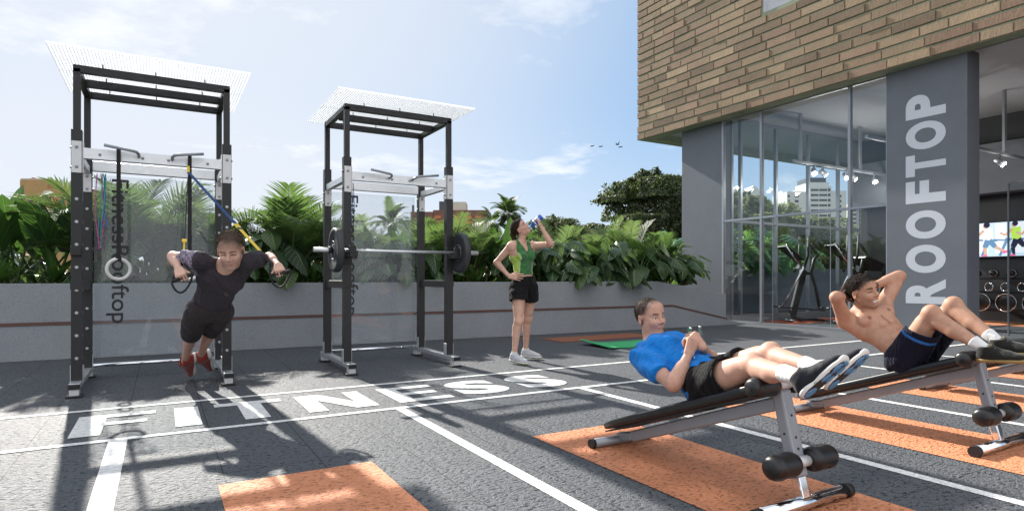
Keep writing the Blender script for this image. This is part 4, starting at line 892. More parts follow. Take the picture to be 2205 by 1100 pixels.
def hand(d, w, fd, pn, thumb, S=1.0, curl=(60, 75, 45), spread=0.06, tcurl=35, bar=None):
    """w wrist, fd towards the knuckles, pn palm normal (palm faces this way), thumb = direction the thumb points sideways"""
    w = A_(*w); fd = nrm(fd); pn = nrm(np.asarray(pn, float) - fd * (np.asarray(pn, float) @ fd)); ac = np.cross(fd, pn); 
    if ac @ np.asarray(thumb, float) < 0: ac = -ac                # towards the thumb side
    kn = w + fd * 0.088 * S; k = 0.008 * S
    for q in (-0.030, -0.01, 0.01, 0.030): d.cone(w + ac * q * 0.55 * S + fd * 0.012 * S, kn + ac * q * S, 0.0165 * S, 0.0125 * S, 0.012 * S)
    d.cone(w + ac * 0.014 * S + fd * 0.018 * S + pn * 0.008 * S, w + ac * 0.034 * S + fd * 0.045 * S + pn * 0.012 * S, 0.016 * S, 0.013 * S, 0.012 * S)
    L = ((0.042, 0.026, 0.021, 0.0088), (0.047, 0.030, 0.022, 0.0090), (0.043, 0.028, 0.021, 0.0085), (0.034, 0.021, 0.018, 0.0076))
    for i, (a, b, c, r) in enumerate(L):
        off = 0.030 - 0.020 * i; p = kn + ac * off * S - fd * (0.004 if i in (0, 2) else (0 if i == 1 else 0.012)) * S; dirv = nrm(fd + ac * spread * (1.5 - i)); ang = 0
        cv = curl if not isinstance(curl[0], (tuple, list)) else curl[i]
        for seg, cu, rr in zip((a, b, c), cv, (1.0, 0.92, 0.82)):
            ang += R_(cu + (i - 1.5) * 2); dv = dirv * math.cos(ang) + pn * math.sin(ang); q = p + dv * seg * S; d.cone(p, q, r * rr * S, r * rr * 0.92 * S, 0.004 * S); p = q
    p = w + ac * 0.036 * S + fd * 0.046 * S + pn * 0.012 * S; t1 = nrm(fd * 0.65 + ac * 0.65 + pn * 0.35); q = p + t1 * 0.034 * S; d.cone(p, q, 0.0115 * S, 0.0102 * S, 0.006 * S)
    t2 = nrm(fd * 0.8 + pn * math.sin(R_(tcurl)) * 1.2 - ac * math.sin(R_(tcurl)) * 0.9); d.cone(q, q + t2 * 0.028 * S, 0.0100 * S, 0.0078 * S, 0.004 * S)
    return d
def limb_arm(d, sh, el, wr, S, m=1.0):
    sh, el, wr = map(lambda p: A_(*p), (sh, el, wr)); ud = nrm(el - sh); fdv = nrm(wr - el)
    d.ell(sh + ud * 0.018 * S, np.array((0.062, 0.054, 0.054)) * S * (0.6 + 0.4 * m), None, 0.03); d.cone(sh, el, 0.047 * S * m, 0.036 * S * (0.5 + .5 * m), 0.025)
    bend = nrm(wr - el + (sh - el)) if np.linalg.norm(nrm(wr - el) + nrm(sh - el)) > 0.1 else A_(0, 0, 1)
    d.cone(sh + ud * 0.09 * S + bend * 0.014 * S * m, sh + ud * 0.20 * S + bend * 0.012 * S * m, 0.036 * S * m, 0.031 * S * m, 0.02); d.cone(sh + ud * 0.07 * S - bend * 0.016 * S * m, sh + ud * 0.19 * S - bend * 0.012 * S * m, 0.036 * S * m, 0.029 * S * m, 0.02)
    d.cone(el, wr, 0.036 * S * (0.5 + .5 * m), 0.0235 * S, 0.018); d.cone(el + fdv * 0.03 * S, el + fdv * 0.11 * S, 0.040 * S * (.4 + .6 * m), 0.034 * S * m, 0.02)
def limb_leg(d, hp, kn, an, S, back, m=1.0):
    """back: direction of the calf / rear of the thigh"""
    hp, kn, an = map(lambda p: A_(*p), (hp, kn, an)); td = nrm(kn - hp); sd = nrm(an - kn); bk = nrm(np.asarray(back, float) - sd * (np.asarray(back, float) @ sd)); bt = nrm(np.asarray(back, float) - td * (np.asarray(back, float) @ td))
    d.cone(hp, kn, 0.083 * S * m, 0.052 * S, 0.03); d.cone(hp + td * 0.08 * S - bt * 0.022 * S, hp + td * 0.30 * S - bt * 0.016 * S, 0.066 * S * m, 0.050 * S * m, 0.03); d.cone(hp + td * 0.07 * S + bt * 0.02 * S, hp + td * 0.28 * S + bt * 0.012 * S, 0.066 * S * m, 0.044 * S, 0.03)
    d.ell(kn - bk * 0.012 * S, np.array((0.050, 0.050, 0.052)) * S, None, 0.025); d.cone(kn, an, 0.048 * S, 0.031 * S, 0.02)
    d.cone(kn + sd * 0.07 * S + bk * 0.022 * S, kn + sd * 0.17 * S + bk * 0.019 * S, 0.043 * S * m, 0.037 * S * m, 0.03); d.cone(kn + sd * 0.17 * S + bk * 0.016 * S, kn + sd * 0.28 * S + bk * 0.008 * S, 0.036 * S * m, 0.027 * S, 0.02)
def torso(d, J, S, fwd, female=False, bare=False):
    """J: pelvis waist chest neck shR shL hipR hipL"""
    pe, wa, ch, ne = (A_(*J[k]) for k in ('pelvis', 'waist', 'chest', 'neck')); sl = nrm(A_(*J['shL']) - A_(*J['shR'])); hl = nrm(A_(*J['hipL']) - A_(*J['hipR']))
    cu = nrm(ne - wa); cl = nrm(sl - cu * (sl @ cu)); cf = np.cross(cl, cu); RC = np.stack([cf, cl, cu], 1)
    pu = nrm(wa - pe); plf = nrm(hl - pu * (hl @ pu)); pf = np.cross(plf, pu); RP = np.stack([pf, plf, pu], 1)
    w = 0.9 if female else 1.0
    d.ell(ch, np.array((0.108 * w, 0.152 * w, 0.17)) * S, RC, 0.04); d.ell(ch + cu * 0.075 * S, np.array((0.088 * w, 0.155 * w, 0.085)) * S, RC, 0.05)
    d.ell(wa, np.array((0.090 * w, (0.118 if female else 0.132), 0.13)) * S, RC * 0.5 + RP * 0.5, 0.05); d.ell(pe + pu * 0.02 * S, np.array((0.100, 0.148, 0.105)) * S, RP, 0.05)
    for k, q in (('hipR', -1), ('hipL', 1)): d.ell(A_(*J[k]) - pf * 0.045 * S + plf * q * -0.005 * S, np.array((0.085, 0.078, 0.088)) * S, RP, 0.04)
    for k, q in (('shR', -1), ('shL', 1)):
        sh = A_(*J[k]); d.cone(ne + cl * q * 0.02 * S - cf * 0.012 * S, sh - cl * q * 0.015 * S + cu * 0.012 * S, 0.043 * S * w, 0.040 * S * w, 0.03)
        d.cone(ch - cf * 0.03 * S + cl * q * 0.10 * S, sh - cu * 0.035 * S, 0.060 * S * w, 0.050 * S * w, 0.035)
        if female: d.ell(ch + cf * 0.082 * S + cl * q * 0.066 * S + cu * 0.012 * S, np.array((0.052, 0.055, 0.056)) * S, RC, 0.02)
        else:
            d.ell(ch + cf * 0.070 * S + cl * q * 0.074 * S + cu * 0.045 * S, np.array((0.040, 0.082, 0.064)) * S, RC, 0.016 if bare else 0.03)
            if bare:
                for z in (-0.055, -0.115, -0.175, -0.235): d.ell(ch + cf * (0.094 + 0.0) * S + cl * q * 0.034 * S + cu * z * S - cf * (0.012 * (z < -0.1)) * S, np.array((0.020, 0.032, 0.028)) * S, RC, 0.014)
                d.cone(ch + cf * 0.095 * S + cu * 0.1 * S + cl * q * 0.0, ch + cf * 0.104 * S - cu * 0.2 * S, 0.004 * S, 0.006 * S, 0.012, True) if q > 0 else None
    return (cf, cl, cu), (pf, plf, pu)
def shoe(par, an, toe, up, S, mu, ms, name='shoe', lace=None, accent=None, h=0.0045):
    """an: ankle joint; toe: direction towards the toes; up: towards the shin"""
    f = nrm(toe); u = nrm(np.asarray(up, float) - f * (np.asarray(up, float) @ f)); s = np.cross(u, f); R = np.stack([f, s, u], 1); an = A_(*an); b = an - u * 0.075 * S - f * 0.05 * S
    P = lambda x, y, z: b + (f * x + s * y + u * z) * S
    d = SDF(); d.ell(P(0.035, 0, 0.035), np.array((0.046, 0.035, 0.042)) * S, R); d.cone(P(0.05, 0, 0.075), P(0.15, 0, 0.042), 0.040 * S, 0.036 * S, 0.02); d.ell(P(0.19, 0, 0.030), np.array((0.072, 0.044, 0.031)) * S, R, 0.03); d.ell(P(0.11, 0, 0.03), np.array((0.10, 0.037, 0.034)) * S, R, 0.02)
    d.cone(P(0.045, 0, 0.06), P(0.045, 0, 0.095), 0.043 * S, 0.045 * S, 0.02, False, True); d.cone(P(0.048, 0, 0.075), P(0.046, 0, 0.14), 0.034 * S, 0.038 * S, 0.004, True); d.plane(P(0, 0, 0.006), -u)
    o = mesh_obj(name, d.mesh(name, mu, h), par)
    d = SDF(); d.ell(P(0.035, 0, 0.008), np.array((0.050, 0.040, 0.020)) * S, R); d.ell(P(0.12, 0, 0.008), np.array((0.09, 0.036, 0.016)) * S, R, 0.015); d.ell(P(0.185, 0, 0.008), np.array((0.085, 0.048, 0.018)) * S, R, 0.02); d.ell(P(0.255, 0, 0.018), np.array((0.016, 0.030, 0.012)) * S, R, 0.02); d.plane(P(0, 0, -0.006), -u); d.plane(P(0, 0, 0.022), u)
    so = mesh_obj('sole', d.mesh('sole', ms, h), o)
    if accent is not None:
        d = SDF(); d.ell(P(0.04, 0, -0.002), np.array((0.046, 0.034, 0.008)) * S, R); d.ell(P(0.18, 0, -0.002), np.array((0.082, 0.043, 0.008)) * S, R); d.ell(P(0.11, 0, -0.002), np.array((0.05, 0.024, 0.008)) * S, R); d.plane(P(0, 0, -0.0085), -u); mesh_obj('outsole', d.mesh('outsole', M_rubber, 0.004), so)
        d = SDF()
        for x, y, rx, ry in ((0.035, 0, 0.038, 0.028), (0.135, -0.018, 0.034, 0.017), (0.142, 0.017, 0.028, 0.015), (0.200, -0.020, 0.036, 0.019), (0.205, 0.020, 0.032, 0.016), (0.245, 0.0, 0.014, 0.024)): d.ell(P(x, y, -0.007), np.array((rx, ry, 0.007)) * S, R, 0.002)
        mesh_obj('tread', d.mesh('tread', accent, 0.004), so)
    if lace is not None:
        b_ = MB()
        for i in range(5):
            x = 0.075 + 0.02 * i; z = 0.118 - 0.0175 * i
            b_.tube([P(x - 0.008, -0.026, z - 0.012), P(x, 0, z), P(x + 0.008, 0.026, z - 0.012)], 0.0035 * S, 6); b_.tube([P(x - 0.008, 0.026, z - 0.012), P(x, 0, z + 0.001), P(x + 0.008, -0.026, z - 0.012)], 0.0035 * S, 6)
        b_.build('laces', lace, o)
    return o
def folds(dirs, amp):
    def fn(P):
        r = 0
        for (k, ph, w) in dirs:
            q = P[..., 0] * k[0] + P[..., 1] * k[1] + P[..., 2] * k[2]; r2 = P[..., 0] * k[1] - P[..., 1] * k[2] + P[..., 2] * k[0]
            r = r + w * np.sin(q + ph + 1.6 * np.sin(r2 * 0.45 + ph * 2))
        return (amp * r).astype(np.float32)
    return fn
def lerp(a, b, t): return A_(*a) + (A_(*b) - A_(*a)) * t
FW = A_(math.sin(YAW), math.cos(YAW), 0); RT = A_(math.cos(YAW), -math.sin(YAW), 0); UP = A_(0, 0, 1)
SKIN_P, SKIN_T = (0.60, 0.39, 0.305), (0.56, 0.345, 0.26)
def mid(J, t1=0.34, t2=0.66, bow=0.0, bd=(0, 0, 0)):
    J['chest'] = lerp(J['neck'], J['pelvis'], t1) + A_(*bd) * bow * 0.5; J['waist'] = lerp(J['neck'], J['pelvis'], t2) + A_(*bd) * bow; return J
def shirt_mesh(J, S, fwd, m, infl, fold, hem, sleeves=0.55, neck_r=0.066, female=False, color=None, cuts=None, name='shirt', h=0.0055, vneck=None):
    d = SDF(); (cf, cl, cu), (pf, plf, pu) = torso(d, J, S, fwd, female)
    if sleeves:
        for a, b in (('shR', 'elR'), ('shL', 'elL')):
            sh, el = A_(*J[a]), A_(*J[b]); ud = nrm(el - sh); d.ell(sh + ud * 0.015 * S, np.array((0.062, 0.056, 0.056)) * S, None, 0.03); d.cone(sh, lerp(sh, el, sleeves), 0.058 * S, 0.054 * S, 0.03, False, True)
    d.warp(lambda P: -infl + fold(P)); pe = A_(*J['pelvis'])
    d.plane(pe + pu * hem * S, -pu)
    ne = A_(*J['neck']); d.cone(ne - cu * 0.01 * S + cf * 0.01 * S, ne + cu * 0.16 * S + cf * 0.05 * S, neck_r * S, neck_r * 1.4 * S, 0.006, True)
    if cuts: cuts(d, cf, cl, cu)
    return d.mesh(name, m, h, color), (cf, cl, cu), (pf, plf, pu)
def shorts_mesh(J, S, fwd, m, infl, fold, top, leg, flare=0.012, color=None, h=0.005, kk=0.025):
    d = SDF(); dd = SDF(); (_, _, _), (pf, plf, pu) = torso(dd, J, S, fwd)
    pe = A_(*J['pelvis']); RP = np.stack([pf, plf, pu], 1); d.ell(pe + pu * 0.02 * S, np.array((0.102, 0.150, 0.115)) * S, RP, 0.03)
    d.ell(pe + pu * 0.09 * S, np.array((0.092, 0.130, 0.10)) * S, RP, 0.04)
    for a, b in (('hipR', 'knR'), ('hipL', 'knL')):
        hp, kn = A_(*J[a]), A_(*J[b]); d.ell(hp - pf * 0.045 * S, np.array((0.09, 0.082, 0.092)) * S, RP, 0.03); e = lerp(hp, kn, leg); d.cone(hp, e, 0.098 * S, 0.093 * S + flare - leg * 0.02, kk, False, True)
    d.warp(lambda P: -infl + fold(P)); d.plane(pe + pu * top * S, pu)
    for a, b in (('hipR', 'knR'), ('hipL', 'knL')):
        hp, kn = A_(*J[a]), A_(*J[b]); td = nrm(kn - hp); e = lerp(hp, kn, leg); r = 0.093 * S + flare - leg * 0.02 + infl - 0.016
        d.cone(e - td * 0.035, e + td * 0.06, r, r + 0.004, 0.003, True)
    return d.mesh('shorts', m, h, color)
def sock(par, kn, an, S, t0=0.74):
    d = SDF(); a = lerp(kn, an, t0); e = A_(*an) - nrm(A_(*an) - A_(*kn)) * 0.012; d.cone(e, a, 0.033 * S, 0.042 * S, 0.01, False, True); d.warp(folds([((150, 30, 60), 0, 1)], 0.0006)); return mesh_obj('sock', d.mesh('sock', M_sock, 0.0045), par)
def body_obj(par, J, S, hd, fwd, base, legback, female=False, bare=False, m=1.0, hands=(), grin=False, tintkw={}, extra=None, calf=1.0):
    d = SDF(); fr = torso(d, J, S, fwd, female, bare); ne = A_(*J['neck']); cf, cl, cu = fr[0]
    hd.sdf(d, ne - cu * 0.02 * S - cf * 0.012 * S, 0.060 * (0.85 if female else 1.0), grin)
    for a, b, c in (('shR', 'elR', 'wrR'), ('shL', 'elL', 'wrL')): limb_arm(d, J[a], J[b], J[c], S, m)
    for a, b, c in (('hipR', 'knR', 'anR'), ('hipL', 'knL', 'anL')): limb_leg(d, J[a], J[b], J[c], S, legback, calf)
    for kw in hands: hand(d, S=S, **kw)
    if extra: extra(d, fr)
    def col(v):
        c = hd.tint(v, base, **tintkw)
        if bare:
            for q in (-1, 1):
                p = A_(*J['chest']) + cf * 0.108 * S + cl * q * 0.088 * S + cu * 0.028 * S; r = np.linalg.norm(v - p, axis=1); k = np.clip((0.017 - r) / 0.007, 0, 1)[:, None]; c = c * (1 - k * 0.75) + np.array((0.17, 0.065, 0.045)) * k * 0.75
        for a in ('elR', 'elL', 'knR', 'knL'): r = np.linalg.norm(v - A_(*J[a]), axis=1); k = np.clip(1 - r / 0.075, 0, 1)[:, None] * 0.35; c = c * (1 - k) + np.array((0.42, 0.19, 0.13)) * k
        return c
    return mesh_obj('body', d.mesh('body', M_skin, 0.0047, col), par)
def person(label, loc): return empty('person', loc, 0, label, 'person')
def adopt(root):
    """parts were built in world space: hang them under the person's empty"""
    for o in root.children: o.matrix_parent_inverse = Matrix.Translation(-V(root.location))

# ---- man leaning in the suspension straps
J = dict(head=(0.474, 5.169, 1.209), neck=(0.445, 5.285, 1.090), pelvis=(0.351, 5.638, 0.729), shR=(0.262, 5.285, 1.135), shL=(0.606, 5.175, 1.130), elR=(0.085, 5.484, 1.170), wrR=(0.119, 5.263, 1.071), elL=(0.784, 5.371, 1.172), wrL=(0.813, 5.135, 1.104), hipR=(0.272, 5.72, 0.70), hipL=(0.438, 5.69, 0.715), knR=(0.238, 6.17, 0.485), knL=(0.392, 6.15, 0.52), anR=(0.200, 6.525, 0.212), anL=(0.328, 6.515, 0.238))
mid(J); S = 0.98; p1 = person('man in dark T-shirt and shorts leaning forward on tiptoe, gripping suspension straps', (0.3, 6.4, 0))
hd = Head(J['head'], -FW * 0.84 + RT * 0.20 - UP * 0.40, UP - FW * 0.35 + RT * 0.03, 1.17)
HR = dict(w=J['wrR'], fd=-FW * 0.55 + RT * 0.5 - UP * 0.55, pn=-UP * 0.6 + FW * 0.6, thumb=RT, curl=(70, 85, 50)); HL = dict(w=J['wrL'], fd=-FW * 0.55 + RT * 0.35 - UP * 0.40, pn=-UP * 0.8 + FW * 0.5, thumb=-RT, curl=(72, 88, 50))
body_obj(p1, J, S, hd, -FW, SKIN_P, FW * 0.8 + UP * 0.5, hands=(HR, HL), m=1.05, tintkw=dict(brow=(0.14, 0.075, 0.045), stubble=0.30, lash=0.8, hl=(-0.62, 0.8, 0.016, 0.045, (0.11, 0.075, 0.055), 0.8)), calf=1.05)
Mh = mat_hair('sandy_hair', (0.145, 0.102, 0.076)); hr = hd.hair(p1, Mh, 0.004, -0.62, 0.8, 0.046, 0.0015)
hd.strands(hr, Mh, 3600, lambda p, r: min(1, max(0, (-0.62 * p[0] + 0.8 * p[2] - 0.022) / 0.03)), lambda p: 0.007 + 0.013 * max(0, (p[2] - 0.05) / 0.06), lambda p: (0.55, 0.2, 0.2 if p[2] < 0.08 else 0))
f1 = folds([((38, 22, 30), 0.3, 1), ((-20, 45, 25), 1.7, 0.8)], 0.0042)
def col1(v):
    c = np.tile(np.array((0.044, 0.038, 0.046)), (len(v), 1)); t = (v - A_(*J['shR'])) @ nrm(A_(*J['elR']) - A_(*J['shR'])); n = np.sin(v[:, 2] * 260 + 3 * np.sin(v[:, 0] * 190 + 2 * np.sin(v[:, 1] * 150))) * np.sin(v[:, 0] * 150 + 2.5 * np.sin(v[:, 2] * 170)); k = (t > 0.0) & (n > -0.05) & (v[:, 0] < 0.30) & (v[:, 2] > 1.02); c[k] = (0.33, 0.29, 0.36); c[(t > 0.0) & ~k & (v[:, 0] < 0.30) & (v[:, 2] > 1.03)] = (0.06, 0.045, 0.08); return c
sm_, fr, fp = shirt_mesh(J, S, -FW, mat_cloth('dark_jersey'), 0.010, f1, -0.03, 0.56, color=col1); sh = mesh_obj('shirt', sm_, p1)
# thin seam lines and a round chest emblem on the shirt
cf, cl, cu = fr; M_mark = mat('pale_print', (0.16, 0.15, 0.15), 0.8)
def on_front(J_, cl_, cu_, cf_, a, b, S_, push=0.0):
    return A_(*J_['chest']) + cl_ * a * S_ + cu_ * b * S_ + cf_ * (0.108 * math.sqrt(max(0.05, 1 - (a / 0.155) ** 2 - (b / 0.2) ** 2)) + 0.018 + push) * S_
mb = MB(); mb.tube([on_front(J, cl, cu, cf, 0.085 + 0.022 * math.cos(a), 0.0 + 0.022 * math.sin(a), S, 0.004) for a in np.linspace(0, 6.28, 20)[:-1]], 0.0022, 5, closed=True); mb.tube([on_front(J, cl, cu, cf, 0.085 + 0.011 * math.cos(a), 0.0 + 0.011 * math.sin(a), S, 0.004) for a in np.linspace(0.6, 5.6, 14)], 0.002, 5); mb.build('emblem', M_mark, sh)
mesh_obj('shorts', shorts_mesh(J, S, -FW, mat_cloth('brown_black_shorts', (0.040, 0.033, 0.035)), 0.012, folds([((30, 40, 26), 0.3, 1), ((-40, 25, 12), 0.7, 0.8)], 0.0036), 0.10, 0.92, 0.004, kk=0.008), p1)
M_red = mat_cloth('red_knit', (0.24, 0.035, 0.028), 0.3, 0.75, 300, wr_=0.2); M_wsole = mat('white_rubber_sole', (0.66, 0.65, 0.62), 0.6); M_lace_r = mat('red_lace', (0.20, 0.03, 0.025), 0.8)
for k, kn in (('anR', 'knR'), ('anL', 'knL')):
    an = A_(*J[k]); toe = A_(0.19, 6.74, 0.0) if k == 'anR' else A_(0.395, 6.80, 0.0)
    dt = toe + UP * 0.02 - an; shoe(p1, an + nrm(dt) * 0.0, dt, -FW * 0.9 + UP * 0.55, 1.25, M_red, M_wsole, lace=M_lace_r)
adopt(p1)
# suspension trainer: anchor on the front beam, two straps, two handles
trx = empty('suspension_strap', (0.22, 6.34, 1.99), 0, 'blue and yellow suspension straps running from the left rack\'s beam to the leaning man\'s hands', 'strap')
M_blue = mat('blue_webbing', (0.012, 0.05, 0.16), 0.7, 0, 0.2, 50, 0.2, 400, 0.001); M_yel = mat('yellow_webbing', (0.72, 0.52, 0.06), 0.7, 0, 0.1, 50)
L3 = V((-0.22, -6.34, -1.99)); Aa = V((0.222, 6.25, 1.96))
def web(pts, w, m, name='strap_section', par=trx):
    b = MB(); pts = [V(p) + L3 for p in pts]
    for a, c in zip(pts[:-1], pts[1:]): b.bar(a, c, w, 0.004, (0.4, -0.85, 0.3))
    return b.build(name, m, par)
def hub(h): return V(A_(*h['w']) + nrm(h['fd']) * 0.085 + nrm(h['pn']) * 0.028)
hL, hR = hub(HL), hub(HR)
MB().bar(Aa + L3 + V((0, 0.04, 0.06)), Aa + L3 - V((0, 0, 0.01)), 0.022, 0.012).build('anchor_loop', M_yel, trx)
q1 = Aa.lerp(hL, 0.60); q2 = Aa.lerp(hL, 0.80)
web([Aa, q1], 0.030, M_blue); web([q1, q2], 0.030, M_yel); web([q2, hL.lerp(q2, 0.12)], 0.036, M_strap)
MB().bar(Aa.lerp(hL, 0.55) + L3, Aa.lerp(hL, 0.585) + L3, 0.036, 0.014).build('buckle', M_yel, trx)
q1 = Aa.lerp(hR, 0.70); q2 = Aa.lerp(hR, 0.86)
web([Aa, q1], 0.007, M_strap); web([q1, q2], 0.012, M_yel); MB().bar(Aa.lerp(hR, 0.68) + L3, Aa.lerp(hR, 0.70) + L3, 0.034, 0.014).build('buckle', M_yel, trx)
for hb, h, s in ((hL, HL, 1), (hR, HR, -1)):
    ax = V(np.cross(nrm(h['fd']), nrm(h['pn']))).normalized(); a, c = hb - ax * 0.075, hb + ax * 0.075
    MB().tube([a + L3, c + L3], 0.015, 12).build('handle', M_rubber, trx)
    top = (Aa.lerp(hL, 0.9) if s > 0 else Aa.lerp(hR, 0.87)); web([top, a], 0.018, M_strap, 'handle_strap'); web([top, c], 0.018, M_strap, 'handle_strap')
    dn = V((0, 0.02, -1)).normalized(); MB().tube([a + L3] + [a.lerp(c, t) + dn * 0.11 * math.sin(t * math.pi) ** 0.6 + L3 for t in np.linspace(0.04, 0.96, 15)] + [c + L3], 0.017, 8, flat=0.45).build('foot_loop', M_strap, trx)

# ---- woman drinking
J = dict(head=(3.690, 6.151, 1.582), neck=(3.703, 6.16, 1.415), pelvis=(3.735, 6.150, 0.935), shR=(3.556, 6.11, 1.369), shL=(3.850, 6.16, 1.394), elR=(3.437, 6.289, 1.181), wrR=(3.527, 6.140, 1.015), elL=(3.944, 5.884, 1.390), wrL=(3.842, 5.947, 1.601), hipR=(3.662, 6.12, 0.875), hipL=(3.812, 6.18, 0.88), knR=(3.605, 6.065, 0.492), knL=(3.855, 6.263, 0.505), anR=(3.549, 6.088, 0.105), anL=(3.860, 6.362, 0.115))
sd = RT * 0.80 + FW * 0.60     # her left-hand side
fwW = RT * 0.60 - FW * 0.80
def yaw_pair(a, b, w): c = (A_(*J[a]) + A_(*J[b])) / 2; J[a] = c - nrm(sd) * w; J[b] = c + nrm(sd) * w
yaw_pair('shR', 'shL', 0.150); yaw_pair('hipR', 'hipL', 0.082); J['anL'] = (3.885, 6.36, 0.10); J['anR'] = (3.56, 6.085, 0.10)
mid(J, 0.36, 0.68); S = 0.96; p2 = person('woman in green tank top drinking from a blue bottle, one hand on her hip', (3.7, 6.15, 0))
hd = Head(J['head'], RT * 0.66 + UP * 0.60 - FW * 0.40, -RT * 0.70 + UP * 0.72, 0.92, True)
bd = nrm(RT * 0.70 + UP * 0.62 - FW * 0.18); mouth = hd.P(0.098, 0, -0.066); grip = mouth + bd * 0.125
hands = (dict(w=J['wrR'], fd=RT * 0.85 - UP * 0.05 - FW * 0.35, pn=FW * 0.7 + RT * 0.5 - UP * 0.1, thumb=-FW * 0.3 + UP, curl=(12, 18, 12), spread=0.10, tcurl=10),
         dict(w=J['wrL'], fd=grip - A_(*J['wrL']) + UP * 0.01, pn=-RT * 0.75 + UP * 0.2 + FW * 0.3, thumb=-bd, curl=(45, 60, 40)))
def ex2(d, fr): pass
body_obj(p2, J, S, hd, fwW, (0.60, 0.39, 0.305), -RT * 0.8 + FW * 0.5, True, m=0.90, hands=hands, tintkw=dict(brow=(0.06, 0.035, 0.025), lips=(0.42, 0.12, 0.12), lash=0.7, hl=(-0.62, 0.8, 0.012, 0.012, (0.03, 0.018, 0.014), 0.9)), calf=0.98)
M_brown_hair = mat_hair('dark_brown_hair', (0.028, 0.017, 0.013))
def pony(d):
    pts = [hd.P(-0.10, 0, 0.055), hd.P(-0.135, 0, 0.02), hd.P(-0.14, 0, -0.04) - UP * 0.05, hd.P(-0.11, 0, -0.07) - UP * 0.14]
    for (a, b, ra, rb) in ((pts[0], pts[1], 0.026, 0.03), (pts[1], pts[2], 0.03, 0.03), (pts[2], pts[3], 0.03, 0.014)): d.cone(a, b, ra, rb, 0.02)
hr = hd.hair(p2, M_brown_hair, 0.007, -0.62, 0.8, 0.014, 0.0006, extra=pony); hd.strands(hr, M_brown_hair, 1800, lambda p, r: min(1, max(0, (-0.62 * p[0] + 0.8 * p[2] - 0.004) / 0.02)), lambda p: 0.03, lambda p: (-1, 0, 0.1), 0.002, 0.003)
def col2(v):
    c = np.tile(np.array((0.048, 0.165, 0.055)), (len(v), 1)); q = (v - A_(*J['chest'])) @ nrm(sd); up_ = (v - A_(*J['chest'])) @ nrm(A_(*J['neck']) - A_(*J['waist'])); wq = 0.086 + 0.28 * np.maximum(0, up_ + 0.07); k = (np.clip((np.abs(q) - wq) / 0.005, 0, 1) * np.clip((0.07 - up_) / 0.01, 0, 1))[:, None]; e = (np.clip((0.007 - np.abs(np.abs(q) - wq - 0.001)) / 0.003, 0, 1) * np.clip((0.07 - up_) / 0.01, 0, 1))[:, None] * 0.7; c = c * (1 - k) + np.array((0.34, 0.52, 0.09)) * k; return c * (1 - e) + np.array((0.42, 0.56, 0.34)) * e
def tank(d, cf, cl, cu):
    for k, q in (('shR', -1), ('shL', 1)):
        sh = A_(*J[k]); d.cone(sh - cl * q * 0.004 + cu * 0.06, sh + cl * q * 0.01 - cu * 0.085, 0.050, 0.056, 0.006, True); d.cone(sh + cl * q * 0.03 + cu * 0.06, sh + cl * q * 0.04 - cu * 0.085, 0.060, 0.056, 0.006, True)
    ne = A_(*J['neck']); d.cone(ne + cf * 0.06 + cu * 0.03, ne + cf * 0.10 - cu * 0.085, 0.055, 0.022, 0.006, True); d.cone(ne + cf * 0.12 + cu * 0.03, ne + cf * 0.14 - cu * 0.085, 0.055, 0.022, 0.006, True); d.cone(ne - cf * 0.05 + cu * 0.03, ne - cf * 0.1 - cu * 0.02, 0.05, 0.05, 0.006, True)
sm_, fr, fp = shirt_mesh(J, S, fwW, mat_cloth('green_jersey', None, 0.25), 0.007, folds([((30, 25, 60), 0.3, 1), ((-40, 20, 50), 1.1, 0.7)], 0.0012), 0.105, 0, 0.058, True, col2, tank, 'tank_top'); mesh_obj('tank_top', sm_, p2)
mesh_obj('shorts', shorts_mesh(J, S, fwW, mat_cloth('black_shorts', (0.010, 0.010, 0.011)), 0.010, folds([((50, 40, 12), 0.3, 1), ((-50, 45, 10), 0.9, 0.8)], 0.0028), 0.085, 0.36, 0.022), p2)
M_silver = mat_cloth('silver_mesh', (0.50, 0.51, 0.54), 0.2, 0.5, 500, wr_=0.2); M_lace_w = mat('white_lace', (0.75, 0.75, 0.75), 0.8); M_lime = mat('lime_tread', (0.45, 0.6, 0.05), 0.6)
shoe(p2, J['anR'], RT * 0.78 - FW * 0.55 - UP * 0.10, UP, 0.92, M_silver, M_wsole, lace=M_lace_w, accent=M_lime); shoe(p2, J['anL'], RT * 0.96 - FW * 0.20 - UP * 0.06, UP, 0.92, M_silver, M_wsole, lace=M_lace_w, accent=M_lime)
for a, k in (('anR', 'knR'), ('anL', 'knL')): sock(p2, J[k], J[a], 0.9, 0.90)
adopt(p2)
Mb = Matrix.Translation(V(mouth)) @ V(bd).to_track_quat('Z', 'Y').to_matrix().to_4x4()
wb = empty('drink_bottle', tuple(mouth), 0, 'blue sports bottle held to the mouth by the woman in the green tank top', 'bottle')
M_bb = mat('blue_bottle_plastic', (0.02, 0.12, 0.50), 0.15, 0, 0.15, 12, coat=0.3)
Mr = V(bd).to_track_quat('Z', 'Y').to_matrix().to_4x4()
MB().lathe([(0.0, 0.195), (0.034, 0.195), (0.037, 0.185), (0.037, 0.13), (0.034, 0.115), (0.037, 0.10), (0.037, 0.07), (0.03, 0.055), (0.014, 0.04), (0.012, 0.02)], 20, 0, Mr).build('flask', M_bb, wb)
MB().lathe([(0.014, 0.0), (0.015, 0.003), (0.015, 0.022), (0.0, 0.022)], 14, 0, Mr).build('spout', mat('pale_blue_plastic', (0.25, 0.45, 0.75), 0.3), wb)
MB().lathe([(0.0376, 0.135), (0.0378, 0.14), (0.0378, 0.15), (0.0376, 0.155)], 20, 0, Mr).lathe([(0.0376, 0.08), (0.0378, 0.083), (0.0378, 0.092), (0.0376, 0.095)], 20, 0, Mr).build('label_band', mat('white_band', (0.7, 0.75, 0.8), 0.4), wb)

